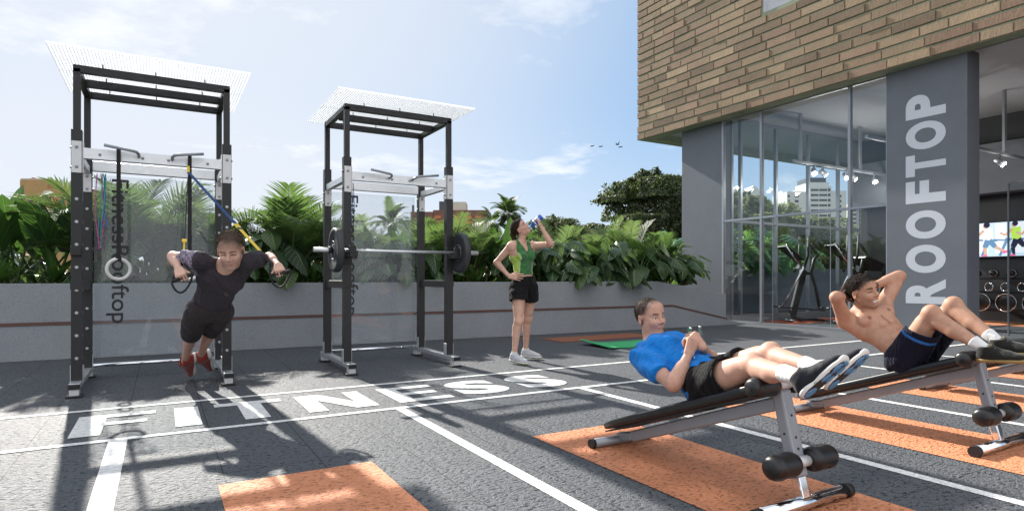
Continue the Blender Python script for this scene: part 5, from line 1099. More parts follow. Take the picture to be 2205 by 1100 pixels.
# ---- man in blue on the first bench
J = dict(head=(2.425, 2.600, 0.772), neck=(2.408, 2.566, 0.615), pelvis=(2.430, 2.168, 0.480), shR=(2.258, 2.474, 0.564), shL=(2.572, 2.560, 0.598), elR=(2.215, 2.212, 0.466), wrR=(2.335, 2.228, 0.606), elL=(2.654, 2.335, 0.533), wrL=(2.450, 2.235, 0.635), hipR=(2.350, 2.131, 0.467), hipL=(2.515, 2.187, 0.487), knR=(2.305, 1.811, 0.606), knL=(2.501, 1.867, 0.639), anR=(2.165, 1.491, 0.612), anL=(2.372, 1.530, 0.618))
mid(J, 0.34, 0.66, -0.012, (0, 0.2, 0.9)); S = 0.92; p3 = person('man in blue T-shirt and black shorts curled up mid sit-up on the nearest bench', (2.43, 2.2, 0.4))
hd = Head(J['head'], RT * 0.48 - FW * 0.84 + UP * 0.05, UP - RT * 0.10, 0.91)
HR = dict(w=J['wrR'], fd=UP * 0.65 + RT * 0.30 + FW * 0.25, pn=-RT * 0.35 + FW * 0.75 + UP * 0.1, thumb=UP * 0.3 + RT * 0.7, curl=(70, 80, 45)); HL = dict(w=J['wrL'], fd=UP * 0.5 - RT * 0.45 + FW * 0.1, pn=FW * 0.6 - RT * 0.2 - UP * 0.3, thumb=UP, curl=(65, 80, 45))
body_obj(p3, J, S, hd, (0, -1, 0.4), SKIN_T, A_(0, 0.2, -1), hands=(HR, HL), m=1.05, tintkw=dict(brow=(0.06, 0.04, 0.03), stubble=0.26, lash=0.45, hl=(-1.05, 0.62, 0.008, 0.035, (0.045, 0.031, 0.026), 0.92)))
hd.eyes(p3, (1, -0.15, 0.05)); Mh = mat_hair('short_dark_hair', (0.050, 0.034, 0.026)); hr = hd.hair(p3, Mh, 0.001, -1.05, 0.62, 0.040, 0.0006)
hd.strands(hr, Mh, 3000, lambda p, r: min(1, max(0, (-1.05 * p[0] + 0.62 * p[2] + 0.012 + 0.03 * (abs(p[1]) < 0.03)) / 0.05)) if not (abs(p[1]) > 0.068 and p[2] < 0.02 and p[0] > -0.03) else 0, lambda p: 0.006, lambda p: (0.3, 0, -0.6), 0.0018, 0.001)
f3 = folds([((34, 26, 38), 0.3, 1), ((-30, 40, 22), 1.9, 0.9), ((60, -30, 40), 0.2, 0.5)], 0.0048)
sm_, fr, fp = shirt_mesh(J, S, (0, -1, 0), mat_cloth('blue_jersey', (0.010, 0.190, 0.60), 0.08), 0.012, f3, -0.02, 0.60, 0.070); mesh_obj('shirt', sm_, p3)
mesh_obj('shorts', shorts_mesh(J, S, (0, -1, 0), mat_cloth('black_shorts_b', (0.007, 0.007, 0.008)), 0.009, folds([((40, 30, 20), 0.3, 1), ((-30, 45, 20), 0.7, 0.8)], 0.0025), 0.05, 0.50, 0.012), p3)
M_navy = mat_cloth('navy_black_mesh', (0.010, 0.011, 0.016), 0.2, 0.6, 400, wr_=0.2); M_btread = mat('blue_tread', (0.07, 0.22, 0.42), 0.45)
for k, kn, tx in (('anR', 'knR', 0.02), ('anL', 'knL', 0.06)):
    sock(p3, J[kn], J[k], 0.92, 0.70); shoe(p3, A_(*J[k]) + A_(0, -0.01, -0.005), RT * 0.66 + UP * 0.66 - FW * (0.22 - tx), nrm(A_(*J[kn]) - A_(*J[k])) * 0.75 - RT * 0.45 + UP * 0.35, 0.80, M_navy, M_wsole, lace=M_navy, accent=M_btread)
adopt(p3)

# ---- shirtless man on the second bench
J = dict(head=(4.198, 2.398, 0.897), neck=(4.250, 2.452, 0.772), pelvis=(4.253, 2.121, 0.483), shR=(4.110, 2.472, 0.700), shL=(4.400, 2.385, 0.806), elR=(3.932, 2.433, 0.869), wrR=(4.15, 2.46, 0.864), elL=(4.557, 2.346, 1.013), wrL=(4.356, 2.397, 0.954), hipR=(4.165, 2.113, 0.472), hipL=(4.330, 2.090, 0.508), knR=(4.104, 1.932, 0.777), knL=(4.313, 1.905, 0.825), anR=(4.091, 1.636, 0.587), anL=(4.229, 1.629, 0.621))
S = 0.93; mid(J); p4 = person('shirtless man in navy shorts doing a sit-up with both hands behind his head, grimacing', (4.25, 2.12, 0.4))
hd = Head(J['head'], RT * 0.30 - FW * 0.92 + UP * 0.12, UP * 0.95 - RT * 0.20 + FW * 0.1, 0.97)
J['wrR'] = tuple(hd.P(-0.085, -0.105, -0.005)); J['wrL'] = tuple(hd.P(-0.08, 0.115, 0.02))
HR = dict(w=J['wrR'], fd=hd.s * 0.85 - hd.f * 0.35 + hd.u * 0.1, pn=hd.f, thumb=-hd.u, curl=(15, 22, 12)); HL = dict(w=J['wrL'], fd=-hd.s * 0.85 - hd.f * 0.35, pn=hd.f, thumb=-hd.u, curl=(15, 22, 12))
body_obj(p4, J, S, hd, (0, -1, 0.5), (0.50, 0.295, 0.205), A_(0, 0.3, -1), False, True, 1.12, (HR, HL), True, dict(brow=(0.03, 0.02, 0.015), stubble=0.30, lips=(0.33, 0.12, 0.10), lash=0.85, hl=(-0.66, 0.8, 0.010, 0.02, (0.035, 0.024, 0.02), 0.9)))
Mh = mat_hair('dark_hair', (0.030, 0.021, 0.017)); hr = hd.hair(p4, Mh, 0.004, -0.66, 0.8, 0.036, 0.0012)
hd.strands(hr, Mh, 3600, lambda p, r: min(1, max(0, (-0.66 * p[0] + 0.8 * p[2] - 0.012) / 0.02)), lambda p: 0.010 + 0.012 * max(0, (p[2] - 0.06) / 0.06), lambda p: (0.3, 0.05, 0.3 if p[2] < 0.08 else 0))
tb = MB()
for i in range(-4, 5): tb.sphere(tuple(hd.P(0.0815 - 0.00045 * i * i, i * 0.0054, -0.0638)), 0.0042, 8, 6, sc=(0.8, 0.9, 1.3)); tb.sphere(tuple(hd.P(0.0805 - 0.00045 * i * i, i * 0.0050, -0.0712)), 0.0038, 8, 6, sc=(0.8, 0.9, 1.2))
tb.build('teeth', M_teeth, p4)
M_navy2 = mat_cloth('navy_shorts')
def col4(v):
    c = np.tile(np.array((0.008, 0.010, 0.024)), (len(v), 1)); td = nrm(A_(*J['knR']) - A_(*J['hipR'])); t = (v - A_(*J['hipR'])) @ td; q = (v - A_(*J['hipR'])) - np.outer(t, td); k = np.clip((0.011 - np.abs(t - 0.66 * np.linalg.norm(A_(*J['knR']) - A_(*J['hipR'])) + 0.03)) / 0.004, 0, 1) * (q[:, 2] < 0.045) * (q[:, 0] < 0.0); return c * (1 - k[:, None]) + np.array((0.03, 0.16, 0.48)) * k[:, None]
mesh_obj('shorts', shorts_mesh(J, S, (0, -1, 0), M_navy2, 0.012, folds([((34, 30, 24), 0.3, 1), ((-30, 45, 20), 0.7, 0.8)], 0.0034), 0.10, 0.66, 0.022, col4), p4)
M_olive = mat_cloth('black_olive_mesh', (0.016, 0.017, 0.014), 0.2, 0.6, 400, wr_=0.2); M_gum = mat('gum_sole', (0.30, 0.20, 0.07), 0.6); M_lace_o = mat('olive_lace', (0.20, 0.19, 0.11), 0.8)
for k, kn in (('anR', 'knR'), ('anL', 'knL')):
    sock(p4, J[kn], J[k], 0.92, 0.76); shoe(p4, J[k], A_(0.12, -0.97, 0.06), UP, 0.86, M_olive, M_gum, lace=M_lace_o)
adopt(p4)
# ------------------------------------------------------------------ plants in the planter
def mat_leaf(name, veins=False, gloss=0.38, transl=0.35, tint=(0.20, 0.34, 0.07), vcol=(0.30, 0.42, 0.20)):
    m, t = new_mat(name); p = t.p; at = t.add('Attribute', attribute_name='Col'); g = t.add('TexCoord').outputs['Object']
    c = t.mix(1.0, at.outputs['Color'], t.mix(t.noise(7, 3, 0.6, g).outputs['Fac'], (0.7, 0.7, 0.7), (1.3, 1.3, 1.25)), 'MULTIPLY')
    if veins:
        sx = t.add('SeparateXYZ'); t.link(t.add('UVMap').outputs[0], sx.inputs[0]); u = t.math('ABSOLUTE', t.math('SUBTRACT', sx.outputs[0], 0.5))
        f = t.math('ABSOLUTE', t.math('SUBTRACT', t.math('FRACT', t.math('SUBTRACT', t.math('MULTIPLY', sx.outputs[1], 6.5), t.math('MULTIPLY', u, 4.2))), 0.5))
        k = t.math('MAXIMUM', t.math('LESS_THAN', u, 0.018), t.math('MULTIPLY', t.math('LESS_THAN', f, 0.055), 0.6)); c = t.mix(t.math('MULTIPLY', k, 0.75), c, vcol)
        t.link(t.bump(k, -0.25, 0.01), p.inputs['Normal'])
    t.link(c, p.inputs['Base Color']); p.inputs['Roughness'].default_value = gloss; p.inputs['Specular IOR Level'].default_value = 0.35
    tr = t.add('BsdfTranslucent'); t.link(t.mix(1.0, t.mix(0.35, c, tint), (1.7, 1.75, 1.3), 'MULTIPLY'), tr.inputs[0])
    mx = t.add('MixShader'); mx.inputs[0].default_value = transl; t.link(p.outputs[0], mx.inputs[1]); t.link(tr.outputs[0], mx.inputs[2]); t.link(mx.outputs[0], t.out.inputs[0]); return m
M_leaf_heart = mat_leaf('veined_leaf', True, 0.30, 0.28); M_leaf_palm = mat_leaf('palm_leaf', False, 0.6, 0.34, (0.24, 0.36, 0.11)); M_leaf_broad = mat_leaf('broad_leaf', True, 0.36, 0.25, (0.15, 0.29, 0.06), (0.10, 0.2, 0.05)); M_leaf_tree = mat_leaf('tree_leaf', False, 0.5, 0.22, (0.22, 0.3, 0.06))
M_leaf_olive = mat_leaf('olive_tree_leaf', False, 0.55, 0.45, (0.40, 0.44, 0.20))
M_cane = mat('yellow_green_cane', (0.16, 0.17, 0.045), 0.6, 0, 0.35, 14); M_cane_r = mat('brown_orange_cane', (0.17, 0.085, 0.03), 0.65, 0, 0.4, 14); M_petiole = mat('green_petiole', (0.06, 0.12, 0.03), 0.5, 0, 0.3, 14)
class LM:
    """leaf mesh with colours and leaf coordinates"""
    def __init__(s): s.v = []; s.f = []; s.c = []; s.uv = []
    def grid(s, rows, col, uvr):
        """rows: list of lists of points, uvr the same shape"""
        b = len(s.v); n = len(rows[0])
        for r, q in zip(rows, uvr):
            for p, w in zip(r, q): s.v.append(tuple(p)); s.uv.append(w); s.c.append(col)
        for i in range(len(rows) - 1):
            for j in range(n - 1): s.f.append((b + i * n + j, b + i * n + j + 1, b + (i + 1) * n + j + 1, b + (i + 1) * n + j))
    def mesh(s, name, m):
        me = bpy.data.meshes.new(name); me.from_pydata(s.v, [], s.f); me.materials.append(m)
        me.polygons.foreach_set('use_smooth', np.ones(len(s.f), bool))
        ca = me.color_attributes.new('Col', 'FLOAT_COLOR', 'POINT'); a = np.ones((len(s.v), 4), np.float32); a[:, :3] = s.c; ca.data.foreach_set('color', a.ravel())
        uv = me.uv_layers.new(name='UVMap'); li = np.empty(len(me.loops), np.int32); me.loops.foreach_get('vertex_index', li); uv.data.foreach_set('uv', np.array(s.uv, np.float32)[li].ravel()); me.update(); return me
def basis(d, up=(0, 0, 1), roll=0.0):
    d = V(d).normalized(); x = d.cross(V(up))
    if x.length < 1e-3: x = V((1, 0, 0))
    x.normalize(); n = x.cross(d)
    if roll: q = Quaternion(d, roll); x = q @ x; n = q @ n
    return d, x, n
def leaf_heart(lm, base, d, L, W, col, rng, droop=0.35, notch=0.24, split=False, fold=0.16):
    d, x, n = basis(d, roll=rng.uniform(-0.5, 0.5)); nv, nu = (22, 9) if split else (9, 7); rows = []; uvr = []; tw = rng.uniform(-0.1, 0.1)
    prof = lambda t: max(0.0, math.sin(math.pi * min(1, t ** 0.62 * 0.97 + 0.03))) ** 0.75 * (1.0 if t > 0.05 else 0.8)
    for i in range(nv + 1):
        t = i / nv; w = W * prof(t); r = []; q = []
        for j in range(nu):
            u = -1 + 2 * j / (nu - 1); y = L * (t - notch * abs(u) ** 1.2 * (1 - t) ** 2.2); z = -fold * abs(u) * w * 2 - droop * L * t * t + tw * u * w + 0.02 * L * math.sin(9 * t + 2 * u); ww = w
            if split and abs(u) > 0.4 and i % 4 == 3: ww = w * 0.5
            r.append(V(base) + d * y + x * (u * ww) + n * z); q.append(((u + 1) / 2, t))
        rows.append(r); uvr.append(q)
    lm.grid(rows, col, uvr)
def leaf_blade(lm, base, d, L, W, col, rng, bend=0.5, nv=8, fold=0.25, up=(0, 0, 1)):
    d, x, n = basis(d, up, rng.uniform(-0.25, 0.25)); rows = []; uvr = []; p = V(base); dd = V(d)
    for i in range(nv + 1):
        t = i / nv; w = W * (math.sin(math.pi * (0.04 + 0.96 * t) ** 0.75)) ** 0.8 if t < 1 else 0.0
        nn = x.cross(dd).normalized(); rows.append([p + x * u * w + nn * abs(u) * w * fold for u in (-1, -0.5, 0, 0.5, 1)]); uvr.append([((u + 1) / 2, t) for u in (-1, -0.5, 0, 0.5, 1)])
        p = p + dd * (L / nv); dd = (dd - V((0, 0, 1)) * bend / nv * (0.4 + 1.2 * t)).normalized()
    lm.grid(rows, col, uvr)
def frond(lm, st, base, d, L, col, rng, bend=1.1, n=26, lw=0.013, ll=0.34):
    pts = []; p = V(base); dd = V(d).normalized(); m = 14
    for i in range(m + 1):
        pts.append(p.copy()); p = p + dd * (L / m); dd = (dd - V((0, 0, 1)) * bend / m * (0.25 + 1.5 * i / m)).normalized()
    st.tube(pts, [0.008 * (1 - 0.8 * i / m) + 0.001 for i in range(m + 1)], 5, 0, caps=False)
    for k in range(n):
        t = 0.22 + 0.78 * k / (n - 1); f = t * m; i = min(int(f), m - 1); q = pts[i].lerp(pts[i + 1], f - i); tg = (pts[i + 1] - pts[i]).normalized(); sx = tg.cross(V((0, 0, 1)))
        if sx.length < 0.05: sx = V((1, 0, 0))
        sx.normalize(); up = sx.cross(tg); l = ll * (math.sin(math.pi * (0.18 + 0.78 * (t - 0.22) / 0.78)) ** 0.7) * rng.uniform(0.85, 1.1)
        for s in (-1, 1):
            ld = (sx * s * 0.8 + tg * (0.55 + 0.5 * t) + up * 0.28 + V((rng.uniform(-.06, .06), rng.uniform(-.06, .06), rng.uniform(-.08, .05)))).normalized(); c = tuple(x * rng.uniform(0.8, 1.2) for x in col)
            wv = ld.cross(up).normalized(); a = q; rows = []; uvr = []; e = ld.copy()
            for j, ww in enumerate((0.5, 1.0, 0.75, 0.05)):
                rows.append([a - wv * lw * ww, a + wv * lw * ww]); uvr.append([(0, j / 3), (1, j / 3)]); a = a + e * (l / 3); e = (e - V((0, 0, 1)) * 0.22).normalized()
            lm.grid(rows, c, uvr)
def g(r, c, k=0.25): k = 1 + r.uniform(-k, k); return tuple(x * k for x in c)
G_PALM, G_HEART, G_BROAD = (0.034, 0.070, 0.026), (0.028, 0.058, 0.028), (0.018, 0.046, 0.018)
def pack(name, parts):
    t = empty(name, (0, 0, -50))
    for nm, me in parts: mesh_obj(nm, me, t)
    return t
def make_areca(seed, H, n, col=G_PALM, spread=0.55):
    r = random.Random(seed); lm = LM(); st = MB()
    for i in range(n):
        a = r.uniform(0, 6.28); rad = r.uniform(0.0, 0.12); b = V((math.cos(a) * rad, math.sin(a) * rad, 0)); h = H * r.uniform(0.22, 0.45); lean = V((math.cos(a) * 0.22, math.sin(a) * 0.22, 1)).normalized(); top = b + lean * h
        st.tube([b, b.lerp(top, .5), top], [0.016, 0.014, 0.010], 6)
        el = r.uniform(0.6, 1.38); dv = V((math.cos(a) * math.cos(el), math.sin(a) * math.cos(el), math.sin(el))); frond(lm, st, top, dv, H * r.uniform(0.55, 0.85), g(r, col, 0.25), r, r.uniform(0.9, 1.9), int(20 + 9 * H), 0.0085, 0.24 + 0.08 * H)
    return pack('areca_palm', (('foliage', lm.mesh('foliage', M_leaf_palm)), ('stems', st.mesh('stems', M_cane))))
def make_heart(seed, H, n, col=G_HEART, size=0.34, mtl=None, split=False, name='elephant_ear_plant', hang=0.9):
    r = random.Random(seed); lm = LM(); st = MB()
    for i in range(n):
        a = r.uniform(0, 6.28); f = (i + 0.5) / n; h = H * (0.25 + 0.75 * f) * r.uniform(0.85, 1.05); out = (0.12 + 0.34 * (1 - f * 0.45)) * r.uniform(0.5, 1.2) * (H + 0.35)
        b = V((r.uniform(-.06, .06), r.uniform(-.06, .06), 0)); tip = V((math.cos(a) * out, math.sin(a) * out, h)); md = b.lerp(tip, 0.5) + V((-math.cos(a) * 0.05, -math.sin(a) * 0.05, 0.06 * H))
        st.tube([b, md, tip], [0.010, 0.008, 0.005], 5, 0, caps=False); s = size * r.uniform(0.65, 1.15); dn = r.uniform(0.25, 1.0) * hang
        leaf_heart(lm, tip, (math.cos(a) * 0.8, math.sin(a) * 0.8, -dn), s, s * r.uniform(0.36, 0.44), g(r, col, 0.35) if r.random() > 0.2 else g(r, (col[0] * 1.9, col[1] * 1.55, col[2] * 1.2), 0.2), r, r.uniform(0.15, 0.45), 0.26, split)
    return pack(name, (('foliage', lm.mesh('foliage', mtl or M_leaf_heart)), ('stems', st.mesh('stems', M_petiole))))
def make_broad(seed, H, n, col=G_BROAD):
    r = random.Random(seed); lm = LM(); st = MB()
    for i in range(n):
        a = r.uniform(0, 6.28); el = r.uniform(0.85, 1.42); dv = V((math.cos(a) * math.cos(el), math.sin(a) * math.cos(el), math.sin(el))); b = V((r.uniform(-.1, .1), r.uniform(-.1, .1), 0)); ph = H * r.uniform(0.35, 0.6); top = b + dv * ph
        st.tube([b, top], [0.016, 0.009], 6, 0, caps=False); leaf_blade(lm, top, dv, H * r.uniform(0.45, 0.65), H * r.uniform(0.085, 0.12), g(r, col, 0.3), r, r.uniform(0.3, 1.3))
    return pack('broad_leaf_plant', (('foliage', lm.mesh('foliage', M_leaf_broad)), ('stems', st.mesh('stems', M_petiole))))
def make_rosette(seed, H, n, col=(0.04, 0.095, 0.02)):
    r = random.Random(seed); lm = LM(); st = MB(); st.tube([(0, 0, 0), (0, 0, H * 0.25)], [0.02, 0.012], 6)
    for i in range(n):
        a = i * 2.4 + r.uniform(-.3, .3); el = r.uniform(0.35, 1.25); dv = (math.cos(a) * math.cos(el), math.sin(a) * math.cos(el), math.sin(el)); leaf_blade(lm, (0, 0, H * 0.15), dv, H * r.uniform(0.6, 1.0), H * 0.075, g(r, col, 0.35), r, r.uniform(0.6, 1.6), 6)
    return pack('rosette_plant', (('foliage', lm.mesh('foliage', M_leaf_broad)), ('stems', st.mesh('stems', M_cane_r))))
PROTO = {
    'A': [make_areca(i, 1.0, 13) for i in (1, 2, 3)], 'a': [make_areca(i, 1.0, 14, (0.075, 0.105, 0.062)) for i in (11, 12)],
    'H': [make_heart(i, 0.8, 15) for i in (21, 22, 23, 24)], 'B': [make_broad(i, 1.0, 11) for i in (31, 32)], 'R': [make_rosette(i, 0.6, 17) for i in (41, 42, 43)],
    'M': [make_heart(i, 0.8, 15, (0.075, 0.17, 0.10), 0.40, M_leaf_heart, True, 'monstera', 0.7) for i in (51, 52, 53)]}
KIND = {'A': ('areca palm', 'palm'), 'a': ('grey-green feathery palm', 'palm'), 'H': ('elephant ear plant', 'plant'), 'B': ('long-leaved plant', 'plant'), 'R': ('low rosette plant', 'plant'), 'M': ('monstera', 'plant')}
used = {}; first = set(); PLANTS = []
def px_of(p):
    q = A_(*p) - A_(0, 0, CAM_H); d = q @ FW; return 1102.5 + F_PX * (q @ RT) / d
WHERE = [(-900, 20, 'at the left end of the planter'), (20, 100, 'in front of the yellow-brick tower'), (100, 185, 'just left of the left rack'), (185, 260, 'behind the dark lettering of the left rack'), (260, 330, 'behind the middle of the left rack'), (330, 420, 'behind the leaning man\'s raised fist'), (420, 480, 'beside the leaning man\'s head'), (480, 560, 'right behind the left rack\'s right post'), (560, 630, 'behind the leaning man\'s outstretched hand'), (630, 690, 'between the two racks'), (690, 760, 'behind the barbell\'s left plate'), (760, 830, 'behind the lettering of the right rack'), (830, 900, 'behind the barbell\'s middle'), (900, 970, 'behind the right rack\'s right posts'), (970, 1040, 'behind the barbell\'s right plate'), (1040, 1100, 'behind the woman\'s elbow'), (1100, 1160, 'right behind the drinking woman'), (1160, 1220, 'beside the woman\'s raised elbow'), (1220, 1290, 'above the planter edge right of the woman'), (1290, 1360, 'above the head of the man in blue'), (1360, 1430, 'in front of the big dark tree'), (1430, 1490, 'where the planter starts to slope down'), (1490, 1600, 'at the sloping end of the planter, by the grey pier'), (1600, 3000, 'behind the gym glass')]
def plant(kind, x, back, size, z=0.84, y=None, rot=None, label=None, grp='plants in the long planter'):
    pr = PROTO[kind]; i = len(PLANTS) % len(pr); o = pr[i]
    if (kind, i) in first: o = copy_tree(o)
    first.add((kind, i)); PLANTS.append(o)
    yy = 9.22 - 0.0323 * (x + 2) + back if y is None else y
    o.location = (x, yy, z); o.rotation_euler = (0, 0, random.uniform(0, 6.28) if rot is None else rot); o.scale = (size,) * 3
    px = px_of((x, yy, 1.2)); w = next(w for a, b, w in WHERE if a <= px < b) if label is None else label
    row = '' if label else ('front-row ' if back < 0.65 else ('mid-bed ' if back < 1.2 else 'back-row ')); sz = '' if kind == 'R' else ('tall ' if size > 1.25 else ('small ' if size < 0.95 else ''))
    tag(o, (sz + row + KIND[kind][0] + ' ' + w), KIND[kind][1], grp); return o
# placed along the bed: kind, x, distance behind the front face, size
BED = [('A', -2.55, 0.9, 1.25), ('B', -1.75, 1.1, 1.34), ('B', -1.15, 0.75, 1.34), ('B', -1.45, 1.6, 1.34), ('R', -1.75, 0.4, 0.9), ('R', -1.15, 0.38, 1.1), ('R', -2.3, 0.45, 1), ('B', -0.75, 1.3, 1.34), ('R', -0.8, 0.45, 0.8), ('H', -2.2, 1.2, 1.1), ('A', -3.3, 1.3, 1.6), ('H', -0.95, 1.7, 1.1),
       ('H', -0.35, 0.7, 1.35), ('A', -0.1, 1.5, 1.2), ('H', 0.05, 0.9, 1.1), ('R', -0.45, 0.35, 0.9), ('R', 0, 0.35, 0.8), ('a', 0.25, 1.4, 1.35), ('A', 0.45, 0.7, 0.9), ('B', 0.35, 1.75, 1.2), ('H', 0.75, 1.2, 1.1), ('R', 0.55, 0.35, 0.75), ('A', 0.85, 1.6, 1.2), ('H', 0.98, 0.6, 0.9),
       ('H', 1.15, 1, 1.5), ('H', 1.35, 0.55, 1.2), ('R', 1.1, 0.3, 0.8), ('H', 1.5, 1.6, 1.6), ('A', 1.75, 0.9, 1.45), ('A', 2, 0.75, 1.1), ('A', 2.05, 1.45, 1.5), ('H', 1.7, 0.42, 0.9), ('R', 1.45, 0.3, 0.8), ('R', 2, 0.3, 0.7), ('A', 2.4, 1.2, 1), ('H', 2.35, 0.5, 0.95),
       ('H', 2.75, 0.7, 1), ('H', 3.1, 0.45, 1), ('a', 2.9, 1.4, 1), ('B', 3.15, 1.3, 1), ('A', 3, 0.95, 1), ('R', 2.7, 0.3, 0.8), ('H', 3.45, 0.6, 1), ('H', 3.5, 1.3, 1), ('B', 3.7, 1, 1.05), ('H', 3.85, 0.5, 1), ('R', 3.4, 0.3, 0.8),
       ('a', 4.1, 1.5, 1.12), ('A', 4, 0.9, 1.12), ('a', 4.5, 1.2, 1.12), ('B', 4.3, 0.6, 0.95), ('R', 4.35, 0.3, 0.85), ('A', 4.75, 0.7, 1.1), ('a', 4.95, 1.5, 1.12), ('R', 4.7, 0.3, 0.75), ('H', 4.6, 1.7, 1.3),
       ('B', 5.15, 1.2, 1.3), ('B', 5.45, 0.7, 1.15), ('a', 5.55, 1.6, 1.15), ('H', 5.75, 0.9, 1.1), ('H', 5.3, 0.4, 0.95), ('H', 6, 0.5, 1.1), ('B', 5.9, 1.4, 1.2), ('R', 5.6, 0.3, 0.8), ('H', 6.25, 1.1, 1.2), ('H', 6.5, 0.6, 1.15), ('H', 6.75, 0.4, 1), ('H', 6.6, 1.5, 1.25),
       ('H', 7, 0.9, 1.3), ('H', 7.25, 0.45, 1.2), ('a', 7.2, 1.5, 1.15), ('H', 7.55, 0.8, 1.25), ('H', 7.75, 0.35, 1.05), ('A', 7.65, 1.4, 1), ('H', 8, 0.7, 1.2), ('H', 8.25, 0.3, 1.15), ('a', 8.2, 1.5, 1.2), ('H', 8.5, 0.55, 1.2), ('A', 8.55, 1.2, 1.05), ('a', 8.9, 1.5, 1.25), ('H', 8.85, 0.4, 1.05), ('A', 9, 0.9, 1), ('H', 9.2, 0.5, 1), ('A', 9.45, 1, 1), ('H', 9.6, 0.45, 0.95), ('H', 9.9, 0.7, 0.9), ('R', 9.5, 0.3, 0.8), ('R', 6.3, 0.3, 0.8), ('R', 7, 0.3, 0.7), ('R', 8.7, 0.3, 0.8), ('A', -0.55, 0.8, 1.5), ('A', -0.25, 1.25, 1.5)]
for k, x, b_, s_ in BED: plant(k, x, b_, s_)
for i, (x, y, s_) in enumerate(((11.9, 11.95, 1.45), (12.5, 12.05, 1.6), (13.1, 11.9, 1.45), (13.7, 12.1, 1.6), (14.3, 11.95, 1.5), (14.9, 12.1, 1.6), (15.5, 11.95, 1.45), (16.2, 12.1, 1.6), (17.0, 12.1, 1.5))):
    plant('M', x, 0, s_, 1.15, y, None, ('seen through the end glass at its left edge', 'between the first two end mullions of the gym', 'behind the first elliptical trainer', 'above the first elliptical console', 'above the second elliptical console', 'behind the second elliptical trainer', 'left of the treadmill console', 'above the treadmill console', 'close to the lettered pier, seen through the glass')[i], 'monsteras in the rear planter')
for i, x in enumerate((11.7, 12.2, 12.9, 13.5, 14.1, 14.8, 15.4, 16.0, 16.6)): plant('R', x, 0, 0.75, 1.15, 11.8, None, 'along the rear planter seen through the gym glass', 'rosettes in the rear planter')
# ------------------------------------------------------------------ trees, palms and buildings beyond the terrace
M_bark = mat('grey_bark', (0.12, 0.10, 0.08), 0.9, 0, 0.35, 8, 0.6, 30, 0.02)
def at(px, D, z=0.0): p = FW * D + RT * ((px - 1102.5) / F_PX * D); return V((p[0], p[1], z))
def ztop(py, D): return CAM_H + (Y_HOR - py) / F_PX * D
def make_tree(name, px, D, ytop, crown_w, label, seed, col=(0.045, 0.062, 0.030), n=16000, ls=0.26, zlow=None, grp=None, lm_=None):
    r = np.random.default_rng(seed); zt = ztop(ytop, D); base = at(px, D, -9); t = empty(name, base, 0, label, 'tree', grp)
    H = zt + 9; R = crown_w / 2; ch = min(H * 0.62, R * 1.5); zc = H - ch * 0.52
    tr = MB(); k = max(0.25, R * 0.06); tr.tube([(0, 0, 0), (0.1, 0.05, H * 0.25), (0, 0.2, zc * 0.85)], [k * 1.5, k * 1.1, k * 0.8], 10)
    blobs = []
    for i in range(46):
        a = r.uniform(0, 6.28); e = r.uniform(-0.6, 1.0); rad = r.uniform(0.2, 0.84); q = math.sqrt(max(0.02, 1 - e * abs(e))); c = np.array((math.cos(a) * R * rad * q, math.sin(a) * R * rad * q, zc + e * ch * 0.40)); blobs.append((c, r.uniform(0.19, 0.33) * R * (1 - 0.25 * max(0, e))))
    for c, b in blobs[:12]:
        m = V((0, 0.2, zc * 0.7)).lerp(V(c), 0.5) + V((0, 0, 0.3)); tr.tube([(0, 0.15, zc * 0.7), m, tuple(c)], [k * 0.5, k * 0.3, k * 0.12], 6)
    tr.build('trunk', M_bark, t)
    w = np.array([b ** 2 for _, b in blobs]); bi = r.choice(len(blobs), n, p=w / w.sum()); C = np.array([c for c, _ in blobs])[bi]; B = np.array([b for _, b in blobs])[bi]
    d = r.normal(size=(n, 3)); d /= np.linalg.norm(d, axis=1)[:, None]; d[:, 2] = np.where(d[:, 2] < -0.3, -d[:, 2], d[:, 2]); P = C + d * (B * (0.72 + 0.38 * r.random(n) ** 0.6))[:, None] * np.array((1, 1, 0.8)); P += 0.22 * B[:, None] * np.sin(P * 2.3 / np.maximum(ls * 3, .5) + 1.7)
    nrmv = d + r.normal(size=(n, 3)) * 0.55; nrmv /= np.linalg.norm(nrmv, axis=1)[:, None]; a = np.cross(nrmv, r.normal(size=(n, 3))); a /= np.linalg.norm(a, axis=1)[:, None]; b = np.cross(nrmv, a); s = ls * r.uniform(0.5, 1.2, n)[:, None]
    v = np.stack([P - a * s, P + b * s * 0.5 - nrmv * s * 0.1, P + a * s, P - b * s * 0.5 - nrmv * s * 0.1], 1).reshape(-1, 3)
    me = bpy.data.meshes.new('crown'); me.vertices.add(4 * n); me.vertices.foreach_set('co', v.astype(np.float32).ravel()); me.loops.add(4 * n); me.loops.foreach_set('vertex_index', np.arange(4 * n, dtype=np.int32)); me.polygons.add(n); me.polygons.foreach_set('loop_start', np.arange(0, 4 * n, 4, dtype=np.int32)); me.polygons.foreach_set('loop_total', np.full(n, 4, np.int32)); me.update(calc_edges=True); me.materials.append(lm_ or M_leaf_tree)
    cc = np.ones((4 * n, 4), np.float32); kk = r.uniform(0.6, 1.45, n)[:, None] * (0.75 + 0.5 * r.random(len(blobs))[bi])[:, None]; cc[:, :3] = np.repeat(np.array(col) * kk * (1 + r.normal(size=(n, 3)) * 0.06), 4, 0); ca = me.color_attributes.new('Col', 'FLOAT_COLOR', 'POINT'); ca.data.foreach_set('color', cc.ravel())
    mesh_obj('crown', me, t); return t
make_tree('broad_tree', 1415, 42, 366, 9.4, 'big dark tree with uneven crown beside the grey pier', 5, n=62000, ls=0.135)
make_tree('broad_tree', 1190, 60, 462, 9.5, 'low dark tree crown right behind the woman\'s raised elbow', 6, n=24000, ls=0.17)
